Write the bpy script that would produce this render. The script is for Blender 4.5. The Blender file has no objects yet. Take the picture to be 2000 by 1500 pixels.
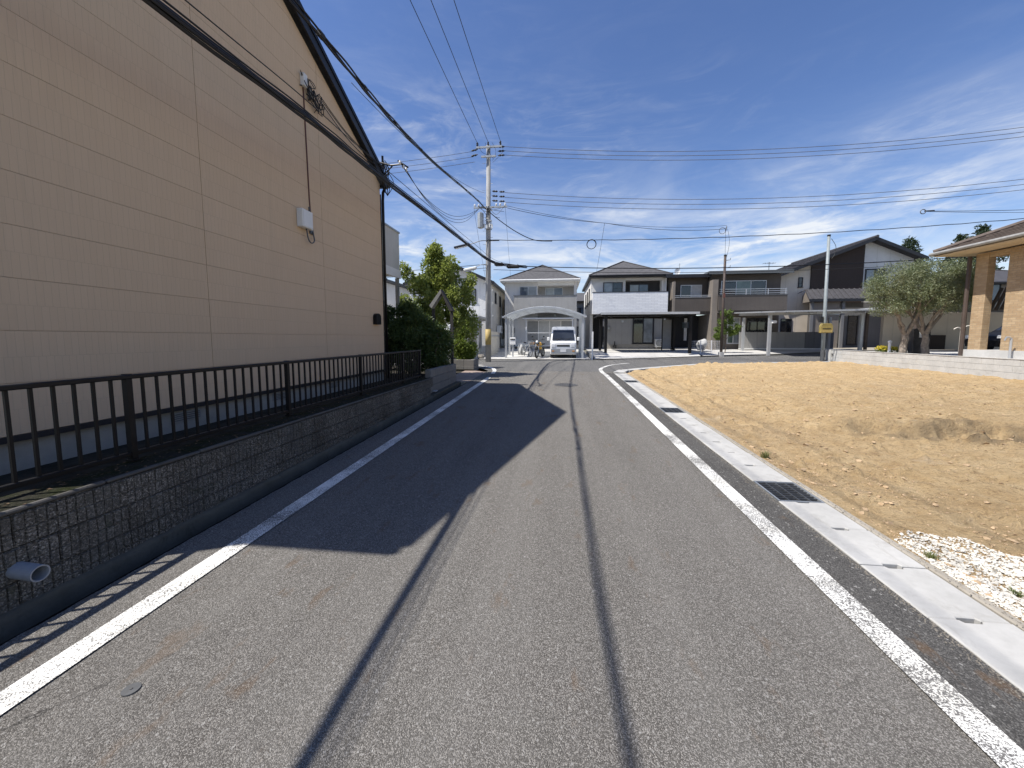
import bpy, bmesh, math, random
import numpy as np
from mathutils import Vector, Matrix, noise as mnoise

random.seed(7)
rng = np.random.default_rng(11)
scene = bpy.context.scene
COL = scene.collection
R = math.radians

# ------------------------------------------------------------------ camera
cam_d = bpy.data.cameras.new('camera')
cam = bpy.data.objects.new('camera', cam_d)
COL.objects.link(cam)
cam_d.sensor_width = 36.0
cam_d.lens = 760.0 / 2000.0 * 36.0
cam_d.shift_y = -0.012
cam_d.clip_start = 0.05
cam_d.clip_end = 2000.0
cam.location = (0.0, 0.0, 1.6)
cam.rotation_euler = (R(90 - 4.963), 0.0, R(6.877))
scene.camera = cam

# ------------------------------------------------------------------ world / sun
SUN_EL = R(57.0)
SUN_DIR = Vector((-0.923 * math.cos(SUN_EL), -0.385 * math.cos(SUN_EL), math.sin(SUN_EL)))
world = bpy.data.worlds.new('World')
scene.world = world
world.use_nodes = True
wn = world.node_tree
for n in list(wn.nodes):
    wn.nodes.remove(n)
def wnode(t, **k):
    n = wn.nodes.new(t)
    for a, b in k.items():
        setattr(n, a, b)
    return n
sky = wnode('ShaderNodeTexSky', sky_type='NISHITA')
sky.sun_disc = False
sky.sun_elevation = SUN_EL
sky.sun_rotation = math.atan2(SUN_DIR.x, SUN_DIR.y)
sky.altitude = 50
sky.air_density = 1.0
sky.dust_density = 0.4
sky.ozone_density = 3.0
bg = wnode('ShaderNodeBackground')
bg.inputs['Strength'].default_value = 0.086
wo = wnode('ShaderNodeOutputWorld')
# cirrus: the view direction is projected on a high flat layer and streaked with noise
tc = wnode('ShaderNodeTexCoord')
sep = wnode('ShaderNodeSeparateXYZ')
wn.links.new(tc.outputs['Generated'], sep.inputs[0])
def wm(op, a, b=None, clamp=False):
    n = wnode('ShaderNodeMath', operation=op)
    n.use_clamp = clamp
    for i, s in enumerate((a, b)):
        if s is None: continue
        if isinstance(s, (int, float)): n.inputs[i].default_value = s
        else: wn.links.new(s, n.inputs[i])
    return n.outputs[0]
az = wm('ARCTAN2', sep.outputs[0], sep.outputs[1])
el = wm('ARCSINE', sep.outputs[2])
comb = wnode('ShaderNodeCombineXYZ')
wn.links.new(az, comb.inputs[0]); wn.links.new(el, comb.inputs[1])
def cloud(scale, rot, sc, detail, rough, lo, hi, dist=0.6, off=(0, 0, 0)):
    mp = wnode('ShaderNodeMapping')
    mp.inputs['Rotation'].default_value = (0, 0, R(rot))
    mp.inputs['Scale'].default_value = sc
    mp.inputs['Location'].default_value = off
    wn.links.new(comb.outputs[0], mp.inputs[0])
    nz = wnode('ShaderNodeTexNoise')
    nz.inputs['Scale'].default_value = scale
    nz.inputs['Detail'].default_value = detail
    nz.inputs['Roughness'].default_value = rough
    nz.inputs['Distortion'].default_value = dist
    wn.links.new(mp.outputs[0], nz.inputs['Vector'])
    mr = wnode('ShaderNodeMapRange')
    mr.inputs['From Min'].default_value = lo
    mr.inputs['From Max'].default_value = hi
    mr.clamp = True
    mr.interpolation_type = 'SMOOTHSTEP'
    wn.links.new(nz.outputs[0], mr.inputs['Value'])
    return mr.outputs[0]
def ramp(a0, a1):
    m = wnode('ShaderNodeMapRange'); m.clamp = True; m.interpolation_type = 'SMOOTHSTEP'
    m.inputs['From Min'].default_value = a0; m.inputs['From Max'].default_value = a1
    wn.links.new(el, m.inputs['Value']); return m.outputs[0]
c_wisp = cloud(3.2, -24, (0.75, 3.4, 1), 10, 0.62, 0.45, 0.78, 1.3, (3.1, 1.4, 0))
c_fine = cloud(7.0, -30, (0.7, 2.6, 1), 9, 0.66, 0.46, 0.74, 1.6, (0.4, 7.7, 0))
c_patch = cloud(1.7, -12, (0.9, 1.5, 1), 5, 0.55, 0.40, 0.64, 0.6, (5.2, 0.9, 0))
c_soft = cloud(2.1, -14, (0.7, 2.2, 1), 7, 0.6, 0.38, 0.70, 0.9, (2.2, 3.3, 0))
low = ramp(0.46, 0.14)
wis = wm('MULTIPLY', wm('ADD', wm('MULTIPLY', c_wisp, 1.1), wm('MULTIPLY', c_fine, 0.75)), wm('ADD', wm('MULTIPLY', c_patch, 0.95), 0.10))
wis = wm('MULTIPLY', wis, wm('ADD', wm('MULTIPLY', ramp(0.60, 0.20), 0.97), 0.03))
cl = wm('ADD', wis, wm('MULTIPLY', wm('MULTIPLY', c_soft, low), 0.80), True)
cl = wm('MULTIPLY', cl, 0.92)
mixc = wnode('ShaderNodeMix', data_type='RGBA')
wn.links.new(cl, mixc.inputs['Factor'])
hsv = wnode('ShaderNodeHueSaturation')
hsv.inputs['Hue'].default_value = 0.511
hsv.inputs['Saturation'].default_value = 1.12
hsv.inputs['Value'].default_value = 1.28
wn.links.new(sky.outputs[0], hsv.inputs['Color'])
wn.links.new(hsv.outputs[0], mixc.inputs['A'])
mixc.inputs['B'].default_value = (7.6, 7.9, 8.3, 1)
wn.links.new(mixc.outputs['Result'], bg.inputs['Color'])
wn.links.new(bg.outputs[0], wo.inputs['Surface'])

sun_d = bpy.data.lights.new('sun', 'SUN')
sun_d.energy = 5.0
sun_d.angle = R(0.53)
sun_d.color = (1.0, 0.955, 0.89)
sun = bpy.data.objects.new('sun', sun_d)
COL.objects.link(sun)
sun.rotation_euler = SUN_DIR.to_track_quat('Z', 'Y').to_euler()
sun.location = (-20, -10, 40)

scene.view_settings.view_transform = 'Standard'
scene.view_settings.look = 'None'
scene.view_settings.exposure = 0.47
scene.view_settings.gamma = 1.0
scene.view_settings.use_curve_mapping = False

# ------------------------------------------------------------------ materials
MATS = {}
def lin(c):
    return tuple(c) + (1.0,)
class NT:
    """small wrapper for building node materials"""
    def __init__(s, name):
        s.m = bpy.data.materials.new(name); s.m.use_nodes = True
        s.t = s.m.node_tree
        s.b = s.t.nodes['Principled BSDF']
        s.out = s.t.nodes['Material Output']
        g = s.n('ShaderNodeNewGeometry'); s.pos = g.outputs['Position']; s.geo = g
    def n(s, t, **k):
        x = s.t.nodes.new(t)
        for a, b in k.items(): setattr(x, a, b)
        return x
    def l(s, a, b): s.t.links.new(a, b)
    def put(s, sock, val):
        if hasattr(val, 'links') or hasattr(val, 'is_linked'): s.l(val, sock)
        elif isinstance(val, tuple) and len(val) == 3 and sock.type == 'RGBA': sock.default_value = lin(val)
        else: sock.default_value = val
    def math(s, op, a, b=0.0, clamp=False):
        x = s.n('ShaderNodeMath', operation=op); x.use_clamp = clamp
        s.put(x.inputs[0], a); s.put(x.inputs[1], b); return x.outputs[0]
    def mix(s, f, a, b, bt='MIX'):
        x = s.n('ShaderNodeMix', data_type='RGBA', blend_type=bt)
        s.put(x.inputs['Factor'], f); s.put(x.inputs['A'], a); s.put(x.inputs['B'], b)
        return x.outputs['Result']
    def mapped(s, scale=(1, 1, 1), rot=(0, 0, 0), vec=None):
        x = s.n('ShaderNodeMapping'); x.inputs['Scale'].default_value = scale; x.inputs['Rotation'].default_value = rot
        s.l(vec or s.pos, x.inputs[0]); return x.outputs[0]
    def noise(s, scale, detail=3, rough=.55, vec=None, dist=0):
        x = s.n('ShaderNodeTexNoise'); x.inputs['Scale'].default_value = scale
        x.inputs['Detail'].default_value = detail; x.inputs['Roughness'].default_value = rough
        x.inputs['Distortion'].default_value = dist
        s.l(vec or s.pos, x.inputs['Vector']); return x.outputs[0]
    def voro(s, scale, feature='F1', vec=None, out='Distance'):
        x = s.n('ShaderNodeTexVoronoi', feature=feature); x.inputs['Scale'].default_value = scale
        s.l(vec or s.pos, x.inputs['Vector']); return x.outputs[out]
    def rng(s, v, a, b, c=0., d=1., smooth=False):
        x = s.n('ShaderNodeMapRange'); x.clamp = True
        if smooth: x.interpolation_type = 'SMOOTHSTEP'
        s.put(x.inputs['Value'], v)
        for k, q in zip(('From Min', 'From Max', 'To Min', 'To Max'), (a, b, c, d)): x.inputs[k].default_value = q
        return x.outputs[0]
    def bump(s, h, strength=.3, dist=.01):
        x = s.n('ShaderNodeBump'); x.inputs['Strength'].default_value = strength; x.inputs['Distance'].default_value = dist
        s.l(h, x.inputs['Height']); s.l(x.outputs[0], s.b.inputs['Normal'])
    def base(s, c, rough=.7, metallic=0., spec=.5):
        s.put(s.b.inputs['Base Color'], c); s.put(s.b.inputs['Roughness'], rough)
        s.b.inputs['Metallic'].default_value = metallic; s.b.inputs['Specular IOR Level'].default_value = spec
        return s.m

def pbr(name, col, rough=.65, var=.18, scale=2.5, bump=0., bscale=80., metallic=0., spec=.4, grime=0.):
    q = NT(name)
    n1 = q.noise(scale, 5, .6)
    d = tuple(c * (1 - var) for c in col); b = tuple(min(1, c * (1 + var * .7)) for c in col)
    c = q.mix(q.rng(n1, .3, .7), d, b)
    if grime:
        g = q.noise(scale * .6, 6, .7, vec=q.mapped((1, 1, .25)))
        c = q.mix(q.rng(g, .5, .78, 0, grime), c, tuple(x * .45 for x in col))
    if bump: q.bump(q.noise(bscale, 4, .6), bump, .006)
    MATS[name] = q.base(c, rough, metallic, spec)
    return q.m

# --- asphalt
def asphalt(name, lo, hi, scale, tint, warm=.40):
    q = NT(name)
    vc = q.n('ShaderNodeTexVoronoi'); vc.inputs['Scale'].default_value = scale
    q.l(q.pos, vc.inputs['Vector'])
    sp = q.n('ShaderNodeSeparateColor'); q.l(vc.outputs['Color'], sp.inputs[0])
    grain = q.math('POWER', sp.outputs[0], 2.3)
    c = q.mix(grain, lo, hi)
    vc2 = q.n('ShaderNodeTexVoronoi'); vc2.inputs['Scale'].default_value = scale * .46
    q.l(q.pos, vc2.inputs['Vector'])
    sp2 = q.n('ShaderNodeSeparateColor'); q.l(vc2.outputs['Color'], sp2.inputs[0])
    c = q.mix(q.rng(sp2.outputs[1], .965, .995, 0, .6), c, (.42, .41, .385))
    big = q.noise(.55, 5, .6); mid = q.noise(4.5, 4, .6)
    c = q.mix(q.rng(big, .3, .7, .0, .35), c, q.mix(1.0, c, tint, 'MULTIPLY'))
    c = q.mix(q.rng(mid, .35, .7, .0, .16), c, (.15, .145, .135))
    st = q.noise(2.6, 6, .62, vec=q.mapped((2.2, .9, 1), (0, 0, .55)))
    c = q.mix(q.rng(st, .605, .68, 0, warm), c, (.135, .084, .046))
    wt = q.noise(1.0, 5, .6, vec=q.mapped((2.4, .12, 1)))
    c = q.mix(q.rng(wt, .46, .62, 0, .16), c, (.25, .238, .216))
    c = q.mix(q.rng(wt, .44, .34, 0, .12), c, (.075, .072, .068))
    dk = q.noise(1.7, 7, .7, dist=.8)
    c = q.mix(q.rng(dk, .66, .74, 0, .35), c, (.045, .044, .043))
    # hairline cracks
    cr = q.voro(.55, 'DISTANCE_TO_EDGE', vec=q.mapped((1, 1, 0)))
    wob = q.math('ADD', cr, q.math('MULTIPLY', q.math('SUBTRACT', q.noise(7, 5, .7), .5), .05))
    crk = q.math('MULTIPLY', q.rng(q.math('ABSOLUTE', wob), .0, .005, 1, 0), q.rng(q.noise(.4, 2), .56, .66))
    c = q.mix(q.math('MULTIPLY', crk, .7), c, (.02, .02, .02))
    h = q.math('ADD', q.math('MULTIPLY', vc.outputs['Distance'], -1.0), q.math('MULTIPLY', q.noise(scale * .3, 3), .8))
    q.bump(h, .75, .006)
    MATS[name] = q.base(c, .9, 0, .10)
asphalt('asphalt', (.088, .082, .073), (.335, .317, .29), 250, (.70, .69, .68))
asphalt('asphalt_dark', (.050, .048, .046), (.165, .16, .15), 185, (.72, .71, .70), .5)
asphalt('asphalt_street', (.082, .081, .079), (.23, .225, .215), 130, (.8, .8, .8), .15)

# --- worn road paint
def paint(name, wear, asp):
    q = NT(name)
    w = q.noise(120, 3, .7); w2 = q.noise(2.2, 4, .6); w3 = q.noise(34, 4, .7)
    m = q.math('ADD', q.math('MULTIPLY', w, .8), q.math('MULTIPLY', w3, .2))
    m = q.math('SUBTRACT', m, q.math('MULTIPLY', q.math('SUBTRACT', w2, .5), .40))
    f = q.rng(m, wear - .015, wear + .03)
    cl = q.mix(q.rng(q.noise(3, 4), .35, .75), (.80, .79, .75), (.66, .64, .57))
    cl = q.mix(q.rng(q.noise(1.3, 3), .6, .75, 0, .5), cl, (.62, .56, .42))
    c = q.mix(f, asp, cl)
    q.bump(q.math('ADD', f, q.noise(180, 2)), .35, .003)
    MATS[name] = q.base(c, .6, 0, .4)
paint('road_paint', .468, (.13, .125, .115))
paint('road_paint_fresh', .40, (.13, .125, .115))

# --- concretes
def concrete(name, col, stain=.3, scale=1., bump=.25, pits=True, bs=60, spec=.2):
    q = NT(name)
    n1 = q.noise(1.6 * scale, 7, .65); n2 = q.noise(14 * scale, 5, .65)
    c = q.mix(q.rng(n1, .3, .72), tuple(x * .82 for x in col), tuple(min(1, x * 1.1) for x in col))
    c = q.mix(q.rng(n2, .45, .75, 0, .28), c, tuple(x * .62 for x in col))
    s = q.noise(3.2 * scale, 8, .72, vec=q.mapped((1.6, .8, .5)), dist=.6)
    c = q.mix(q.rng(s, .55, .75, 0, stain), c, (col[0] * .42, col[1] * .39, col[2] * .34))
    h = q.noise(bs, 6, .7)
    if pits:
        v = q.voro(bs * .7)
        h = q.math('ADD', h, q.rng(v, 0, .25, -.5, 0))
    q.bump(h, bump, .005)
    MATS[name] = q.base(c, .9, 0, spec)
concrete('concrete_slab', (.445, .437, .412), .5, 1.2)
concrete('concrete_kerb', (.33, .30, .25), .5, 2)
concrete('concrete_lot', (.50, .49, .465), .18, .5)
concrete('concrete_old', (.10, .095, .088), .65, 1.4, .6, True, 45)
concrete('concrete_footing', (.12, .11, .09), .8, 2.2, 1.0, True, 30, spec=0.)
concrete('concrete_plain', (.21, .20, .185), .55, 1.3, .4)
concrete('block_light', (.50, .495, .47), .35, 1.5)
concrete('foundation', (.35, .33, .295), .3, .8)
concrete('pole_concrete', (.34, .335, .325), .35, 1.5, .15)
concrete('channel_dark', (.012, .011, .010), .6, 2, .5, spec=0.)

# exposed-aggregate face for the ribbed retaining wall blocks
q = NT('block_ribbed')
va = q.n('ShaderNodeTexVoronoi'); va.inputs['Scale'].default_value = 120; q.l(q.pos, va.inputs['Vector'])
spx = q.n('ShaderNodeSeparateColor'); q.l(va.outputs['Color'], spx.inputs[0])
c = q.mix(q.math('POWER', spx.outputs[0], 3.0), (.095, .087, .076), (.42, .385, .34))
c = q.mix(q.rng(q.noise(1.1, 6, .7), .36, .66, 0, .75), c, (.05, .044, .036))
c = q.mix(q.rng(q.noise(2.6, 6, .7, vec=q.mapped((1, 1, .3))), .5, .7, 0, .55), c, (.15, .145, .135))
c = q.mix(q.rng(q.noise(6, 5, .7), .60, .72, 0, .5), c, (.05, .058, .03))
q.bump(q.math('ADD', q.math('MULTIPLY', va.outputs['Distance'], -1), q.noise(60, 5, .7)), .9, .006)
MATS['block_ribbed'] = q.base(c, .95, 0, .05)

# --- dirt
q = NT('dirt')
n1 = q.noise(.5, 6, .65); n2 = q.noise(3.2, 7, .7); n3 = q.noise(19, 7, .75); n5 = q.noise(7, 7, .75, vec=q.mapped((.6, 1.5, 1))); n4 = q.noise(90, 4, .7)
c = q.mix(q.rng(n2, .3, .7), (.50, .34, .17), (.67, .505, .29))
c = q.mix(q.rng(n1, .5, .72, 0, .5), c, (.43, .32, .20))
c = q.mix(q.rng(n5, .52, .66, 0, .5), c, (.37, .262, .15))
c = q.mix(q.rng(n5, .46, .36, 0, .45), c, (.60, .47, .29))
c = q.mix(q.rng(n3, .52, .66, 0, .7), c, (.22, .148, .078))
c = q.mix(q.rng(n4, .62, .75, 0, .5), c, (.60, .50, .36))
c = q.mix(q.rng(q.noise(1.1, 7, .72, dist=.5), .60, .72, 0, .55), c, (.62, .52, .38))
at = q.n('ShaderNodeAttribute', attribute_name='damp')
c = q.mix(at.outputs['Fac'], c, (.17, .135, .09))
q.bump(q.math('ADD', q.math('MULTIPLY', n3, 1.0), q.math('ADD', q.math('MULTIPLY', n4, .4), q.math('MULTIPLY', n5, 1.2))), 1.0, .06)
MATS['dirt'] = q.base(c, .95, 0, .1)
pbr('soil', (.05, .045, .035), .95, .4, 6, .8, 60, spec=.02)
pbr('terrain_far', (.20, .19, .15), .95, .3, .3)
pbr('stone_white', (.60, .57, .50), .8, .25, 22, .3, 90)
pbr('stone_tan', (.42, .30, .18), .9, .35, 18, .3, 90)
pbr('grit', (.19, .17, .14), .9, .5, 60)

# --- siding of the big building: faint staggered vertical joints and a middle groove
q = NT('siding_beige')
br = q.n('ShaderNodeTexBrick'); br.inputs['Scale'].default_value = 1.0
br.offset = .5; br.inputs['Brick Width'].default_value = .056; br.inputs['Row Height'].default_value = .2275
br.inputs['Mortar Size'].default_value = .0022; br.inputs['Mortar Smooth'].default_value = .6
br.inputs['Color1'].default_value = (.62, .46, .305, 1); br.inputs['Color2'].default_value = (.64, .478, .32, 1)
br.inputs['Mortar'].default_value = (.53, .405, .28, 1)
sx = q.n('ShaderNodeSeparateXYZ'); q.l(q.pos, sx.inputs[0])
cx = q.n('ShaderNodeCombineXYZ'); q.l(sx.outputs[1], cx.inputs[0]); q.l(q.math('SUBTRACT', sx.outputs[2], .75), cx.inputs[1])
q.l(cx.outputs[0], br.inputs['Vector'])
c = q.mix(q.rng(q.noise(.35, 4, .55), .35, .65, 0, .22), br.outputs['Color'], (.57, .45, .34))
c = q.mix(q.rng(q.noise(1.3, 6, .7, vec=q.mapped((1, 1.2, .18))), .55, .8, 0, .22), c, (.45, .35, .25))
c = q.mix(q.rng(q.noise(60, 4, .7), .55, .8, 0, .2), c, (.50, .39, .27))
q.bump(q.math('ADD', q.math('MULTIPLY', br.outputs['Fac'], -1.0), q.math('MULTIPLY', q.noise(90, 4), .35)), .45, .004)
oi = q.n('ShaderNodeObjectInfo')
c = q.mix(q.math('MULTIPLY', oi.outputs['Random'], .16), c, (.50, .375, .25))
c = q.mix(q.rng(q.noise(1.6, 7, .72, vec=q.mapped((1, 2.2, .10))), .56, .74, 0, .22), c, (.36, .285, .205))
MATS['siding_beige'] = q.base(c, .75, 0, .2)

# --- brick veneer
q = NT('brick_tan')
br = q.n('ShaderNodeTexBrick'); br.inputs['Scale'].default_value = 1.0
br.offset = .5; br.inputs['Brick Width'].default_value = .23; br.inputs['Row Height'].default_value = .07
br.inputs['Mortar Size'].default_value = .006; br.inputs['Bias'].default_value = -.1
br.inputs['Color1'].default_value = (.36, .255, .15, 1); br.inputs['Color2'].default_value = (.46, .345, .215, 1)
br.inputs['Mortar'].default_value = (.34, .27, .19, 1)
sx = q.n('ShaderNodeSeparateXYZ'); q.l(q.pos, sx.inputs[0])
cx = q.n('ShaderNodeCombineXYZ'); q.l(q.math('ADD', sx.outputs[0], sx.outputs[1]), cx.inputs[0]); q.l(sx.outputs[2], cx.inputs[1])
q.l(cx.outputs[0], br.inputs['Vector'])
c = q.mix(q.rng(q.noise(9, 4), .4, .7, 0, .4), br.outputs['Color'], (.29, .205, .12))
q.bump(q.math('ADD', q.math('MULTIPLY', br.outputs['Fac'], -1.), q.math('MULTIPLY', q.noise(40, 4), .5)), .8, .01)
MATS['brick_tan'] = q.base(c, .85, 0, .2)
q = NT('brick_white')
br = q.n('ShaderNodeTexBrick'); br.inputs['Scale'].default_value = 1.0
br.inputs['Brick Width'].default_value = .42; br.inputs['Row Height'].default_value = .11; br.inputs['Mortar Size'].default_value = .008
br.inputs['Color1'].default_value = (.70, .71, .73, 1); br.inputs['Color2'].default_value = (.80, .81, .82, 1); br.inputs['Mortar'].default_value = (.55, .56, .58, 1)
sx = q.n('ShaderNodeSeparateXYZ'); q.l(q.pos, sx.inputs[0])
cx = q.n('ShaderNodeCombineXYZ'); q.l(q.math('ADD', sx.outputs[0], sx.outputs[1]), cx.inputs[0]); q.l(sx.outputs[2], cx.inputs[1])
q.l(cx.outputs[0], br.inputs['Vector'])
q.bump(q.math('ADD', q.math('MULTIPLY', br.outputs['Fac'], -1.), q.noise(30, 4)), .6, .012)
MATS['brick_white'] = q.base(br.outputs['Color'], .75, 0, .3)

# vertical-board sidings for the far houses
def boards(name, col, pitch=.3, rough=.7, var=.08):
    q = NT(name)
    sx = q.n('ShaderNodeSeparateXYZ'); q.l(q.pos, sx.inputs[0])
    s = q.math('FRACT', q.math('DIVIDE', q.math('ADD', sx.outputs[0], sx.outputs[1]), pitch))
    g = q.rng(q.math('ABSOLUTE', q.math('SUBTRACT', s, .5)), .44, .5)
    n1 = q.noise(1.2, 5, .6)
    c = q.mix(q.rng(n1, .3, .7), tuple(x * (1 - var) for x in col), tuple(min(1, x * (1 + var)) for x in col))
    c = q.mix(q.math('MULTIPLY', g, .3), c, tuple(x * .6 for x in col))
    q.bump(q.math('SUBTRACT', q.math('MULTIPLY', q.noise(50, 3), .3), g), .4, .01)
    MATS[name] = q.base(c, rough, 0, .3)
boards('wall_white', (.68, .67, .65), .45)
boards('wall_offwhite', (.66, .62, .54), .45)
boards('wall_grey', (.33, .325, .315), .45)
boards('wall_pale', (.66, .655, .64), .9)
boards('wall_black', (.035, .035, .038), .25)
boards('wall_brown', (.088, .076, .067), .3)
boards('wall_taupe', (.20, .175, .15), .45)
boards('wall_cream', (.62, .55, .46), .9)
boards('wall_darkwood', (.05, .036, .03), .2)
boards('wall_slate', (.165, .165, .17), .3)
boards('balcony_panel', (.55, .545, .52), .14)

# roofs
def slate(name, col, row=.2, wave=False):
    q = NT(name)
    uv = q.n('ShaderNodeSeparateXYZ'); q.l(q.pos, uv.inputs[0])
    s = q.math('FRACT', q.math('DIVIDE', q.math('ADD', uv.outputs[2], 0), row * .45))
    c = q.mix(q.rng(q.noise(5, 5, .6), .3, .7), tuple(x * .75 for x in col), tuple(x * 1.3 for x in col))
    q.bump(s, .35, .02)
    MATS[name] = q.base(c, .8, 0, .3)
slate('roof_slate', (.085, .083, .085))
slate('roof_tile', (.060, .058, .062))
slate('roof_brown', (.12, .095, .08))
pbr('roof_metal', (.10, .11, .115), .5, .1, 1)

pbr('black_paint', (.008, .008, .009), .42, .3, 8, .05, 200, spec=.25)
pbr('black_trim', (.018, .019, .024), .45, .2, 3)
pbr('black_rubber', (.02, .02, .021), .6, .2, 9)
pbr('cable_black', (.012, .012, .013), .55, .2, 9)
pbr('cable_grey', (.10, .10, .105), .5, .2, 9)
pbr('aluminium', (.52, .53, .54), .42, .08, 3, metallic=.55)
pbr('steel_galv', (.40, .42, .43), .5, .18, 6, metallic=.6)
pbr('steel_dark', (.16, .165, .17), .5, .3, 9, metallic=.7)
pbr('white_plastic', (.72, .72, .70), .45, .06, 4, grime=.15)
pbr('white_trim', (.76, .76, .75), .5, .05, 3)
pbr('pvc_grey', (.30, .31, .33), .45, .15, 12)
pbr('pole_grey', (.24, .27, .275), .5, .15, 5)
q = NT('cap_moss')
c = q.mix(q.rng(q.noise(5, 7, .7), .4, .62), (.045, .042, .036), (.03, .036, .016))
c = q.mix(q.rng(q.noise(40, 5, .7), .5, .7, 0, .6), c, (.11, .10, .085))
q.bump(q.noise(35, 6, .75), 1.0, .03)
MATS['cap_moss'] = q.base(c, .95, 0, .02)
pbr('litter', (.12, .075, .04), .85, .5, 30)
pbr('yellow_paint', (.38, .29, .09), .55, .2, 8, grime=.3)
pbr('yellow_plate', (.42, .31, .11), .6, .2, 6, grime=.25)
pbr('red_conduit', (.13, .055, .045), .6, .2, 8)
pbr('brown_pole', (.075, .055, .045), .55, .25, 5)
pbr('iron', (.11, .108, .105), .65, .3, 30, .5, 60, metallic=.3)
pbr('paving_pink', (.30, .23, .19), .85, .2, 6, .3, 60)
pbr('wood_dark', (.05, .045, .042), .7, .3, 6, .3, 50)
pbr('slab_grey', (.27, .265, .25), .75, .2, 6, .3, 50)
pbr('curtain', (.45, .46, .46), .9, .12, 6)
pbr('shutter_grey', (.28, .285, .285), .6, .1, 4)
pbr('dark_void', (.012, .012, .013), .9, .2, 4)
pbr('car_white', (.80, .80, .79), .22, .02, 2, spec=.6)
pbr('car_silver', (.36, .37, .38), .30, .03, 2, metallic=.3)
pbr('car_dark', (.012, .012, .013), .5, .1, 2, spec=.15)
pbr('lamp_white', (.80, .80, .76), .35, .03, 2)
pbr('bike_yellow', (.62, .36, .04), .35, .1, 6)
pbr('cloth_white', (.46, .46, .45), .85, .1, 5, .4, 20)
pbr('lens_amber', (.55, .22, .03), .3, .1, 5)
pbr('lens_clear', (.70, .71, .72), .12, .05, 5, spec=.8)
pbr('fascia_cream', (.66, .62, .54), .6, .08, 2)
pbr('soffit', (.60, .50, .36), .7, .1, 2)
pbr('bark', (.16, .125, .095), .9, .4, 12, .8, 40)
pbr('bark_grey', (.23, .195, .16), .9, .4, 12, .8, 40)
q = NT('bark_mottled'); MATS['bark_mottled'] = MATS['bark_grey']

def glass(name, col, rough=.04):
    q = NT(name)
    c = q.mix(q.rng(q.noise(1.5, 3), .35, .65), tuple(x * .6 for x in col), col)
    q.bump(q.noise(1.2, 1), .04, .05)
    MATS[name] = q.base(c, rough, 0, .9)
glass('glass_dark', (.03, .034, .04)); glass('glass_blue', (.10, .13, .17)); glass('glass_pale', (.30, .33, .35), .1); glass('glass_green', (.16, .22, .20), .08)
q = NT('polycarb')
MATS['polycarb'] = q.m; q.base(q.mix(q.noise(2), (.70, .74, .75), (.76, .79, .80)), .25, 0, .5)
tr = q.n('ShaderNodeBsdfTranslucent'); tr.inputs['Color'].default_value = (.85, .9, .92, 1)
tp_ = q.n('ShaderNodeBsdfTransparent')
m1 = q.n('ShaderNodeMixShader'); m1.inputs[0].default_value = .55; q.l(q.b.outputs[0], m1.inputs[1]); q.l(tr.outputs[0], m1.inputs[2])
m2 = q.n('ShaderNodeMixShader'); m2.inputs[0].default_value = .45; q.l(m1.outputs[0], m2.inputs[1]); q.l(tp_.outputs[0], m2.inputs[2])
q.l(m2.outputs[0], q.out.inputs['Surface'])

def leaf(name, c1, c2, c3, trans=.35):
    q = NT(name)
    rp = q.geo.outputs['Random Per Island']
    c = q.mix(rp, c1, c2)
    c = q.mix(q.rng(q.noise(2.2, 3), .45, .68), c, c3)
    q.base(c, .5, 0, .35)
    tr = q.n('ShaderNodeBsdfTranslucent'); q.l(q.mix(.5, c, (.30, .36, .06)), tr.inputs['Color'])
    mx = q.n('ShaderNodeMixShader'); mx.inputs[0].default_value = trans
    q.l(q.b.outputs[0], mx.inputs[1]); q.l(tr.outputs[0], mx.inputs[2]); q.l(mx.outputs[0], q.out.inputs['Surface'])
    MATS[name] = q.m
leaf('leaf_bright', (.15, .205, .042), (.38, .42, .13), (.24, .29, .065), .4)
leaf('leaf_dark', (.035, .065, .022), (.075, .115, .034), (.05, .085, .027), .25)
leaf('leaf_lime', (.13, .19, .03), (.21, .27, .05), (.15, .21, .03))
leaf('leaf_olive', (.11, .14, .075), (.25, .28, .17), (.17, .175, .105), .25)
leaf('leaf_conifer', (.018, .032, .018), (.038, .058, .03), (.025, .042, .022), .1)
leaf('leaf_young', (.09, .15, .03), (.15, .21, .05), (.12, .17, .04))
leaf('petal_yellow', (.62, .50, .03), (.75, .62, .08), (.60, .42, .03), .3)
leaf('weed', (.07, .11, .025), (.14, .16, .05), (.16, .14, .06), .3)
# ------------------------------------------------------------------ mesh helpers
WM = {}          # object -> world matrix at build time
def mat(m): return MATS[m] if isinstance(m, str) else m
def mesh_from(name, v, f, m=None, smooth=False):
    me = bpy.data.meshes.new(name)
    me.from_pydata([tuple(p) for p in v], [], f)
    if m is not None: me.materials.append(mat(m))
    if smooth: me.polygons.foreach_set('use_smooth', [True] * len(me.polygons))
    me.update()
    return me
def link(name, me, parent=None, loc=(0, 0, 0), rot=(0, 0, 0), scl=None):
    o = bpy.data.objects.new(name, me); COL.objects.link(o)
    o.location = loc; o.rotation_euler = rot
    if scl: o.scale = scl
    if parent is not None: o.parent = parent
    return o
def tag(o, label=None, cat=None, group=None, kind=None):
    if label: o['label'] = label
    if cat: o['category'] = cat
    if group: o['group'] = group
    if kind: o['kind'] = kind
    return o
def thing(name, label, cat, loc=(0, 0, 0), rz=0., group=None):
    o = link(name, None, None, loc, (0, 0, rz)); tag(o, label, cat, group)
    o.empty_display_size = .2
    WM[o] = Matrix.Translation(loc) @ Matrix.Rotation(rz, 4, 'Z')
    return o
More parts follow.
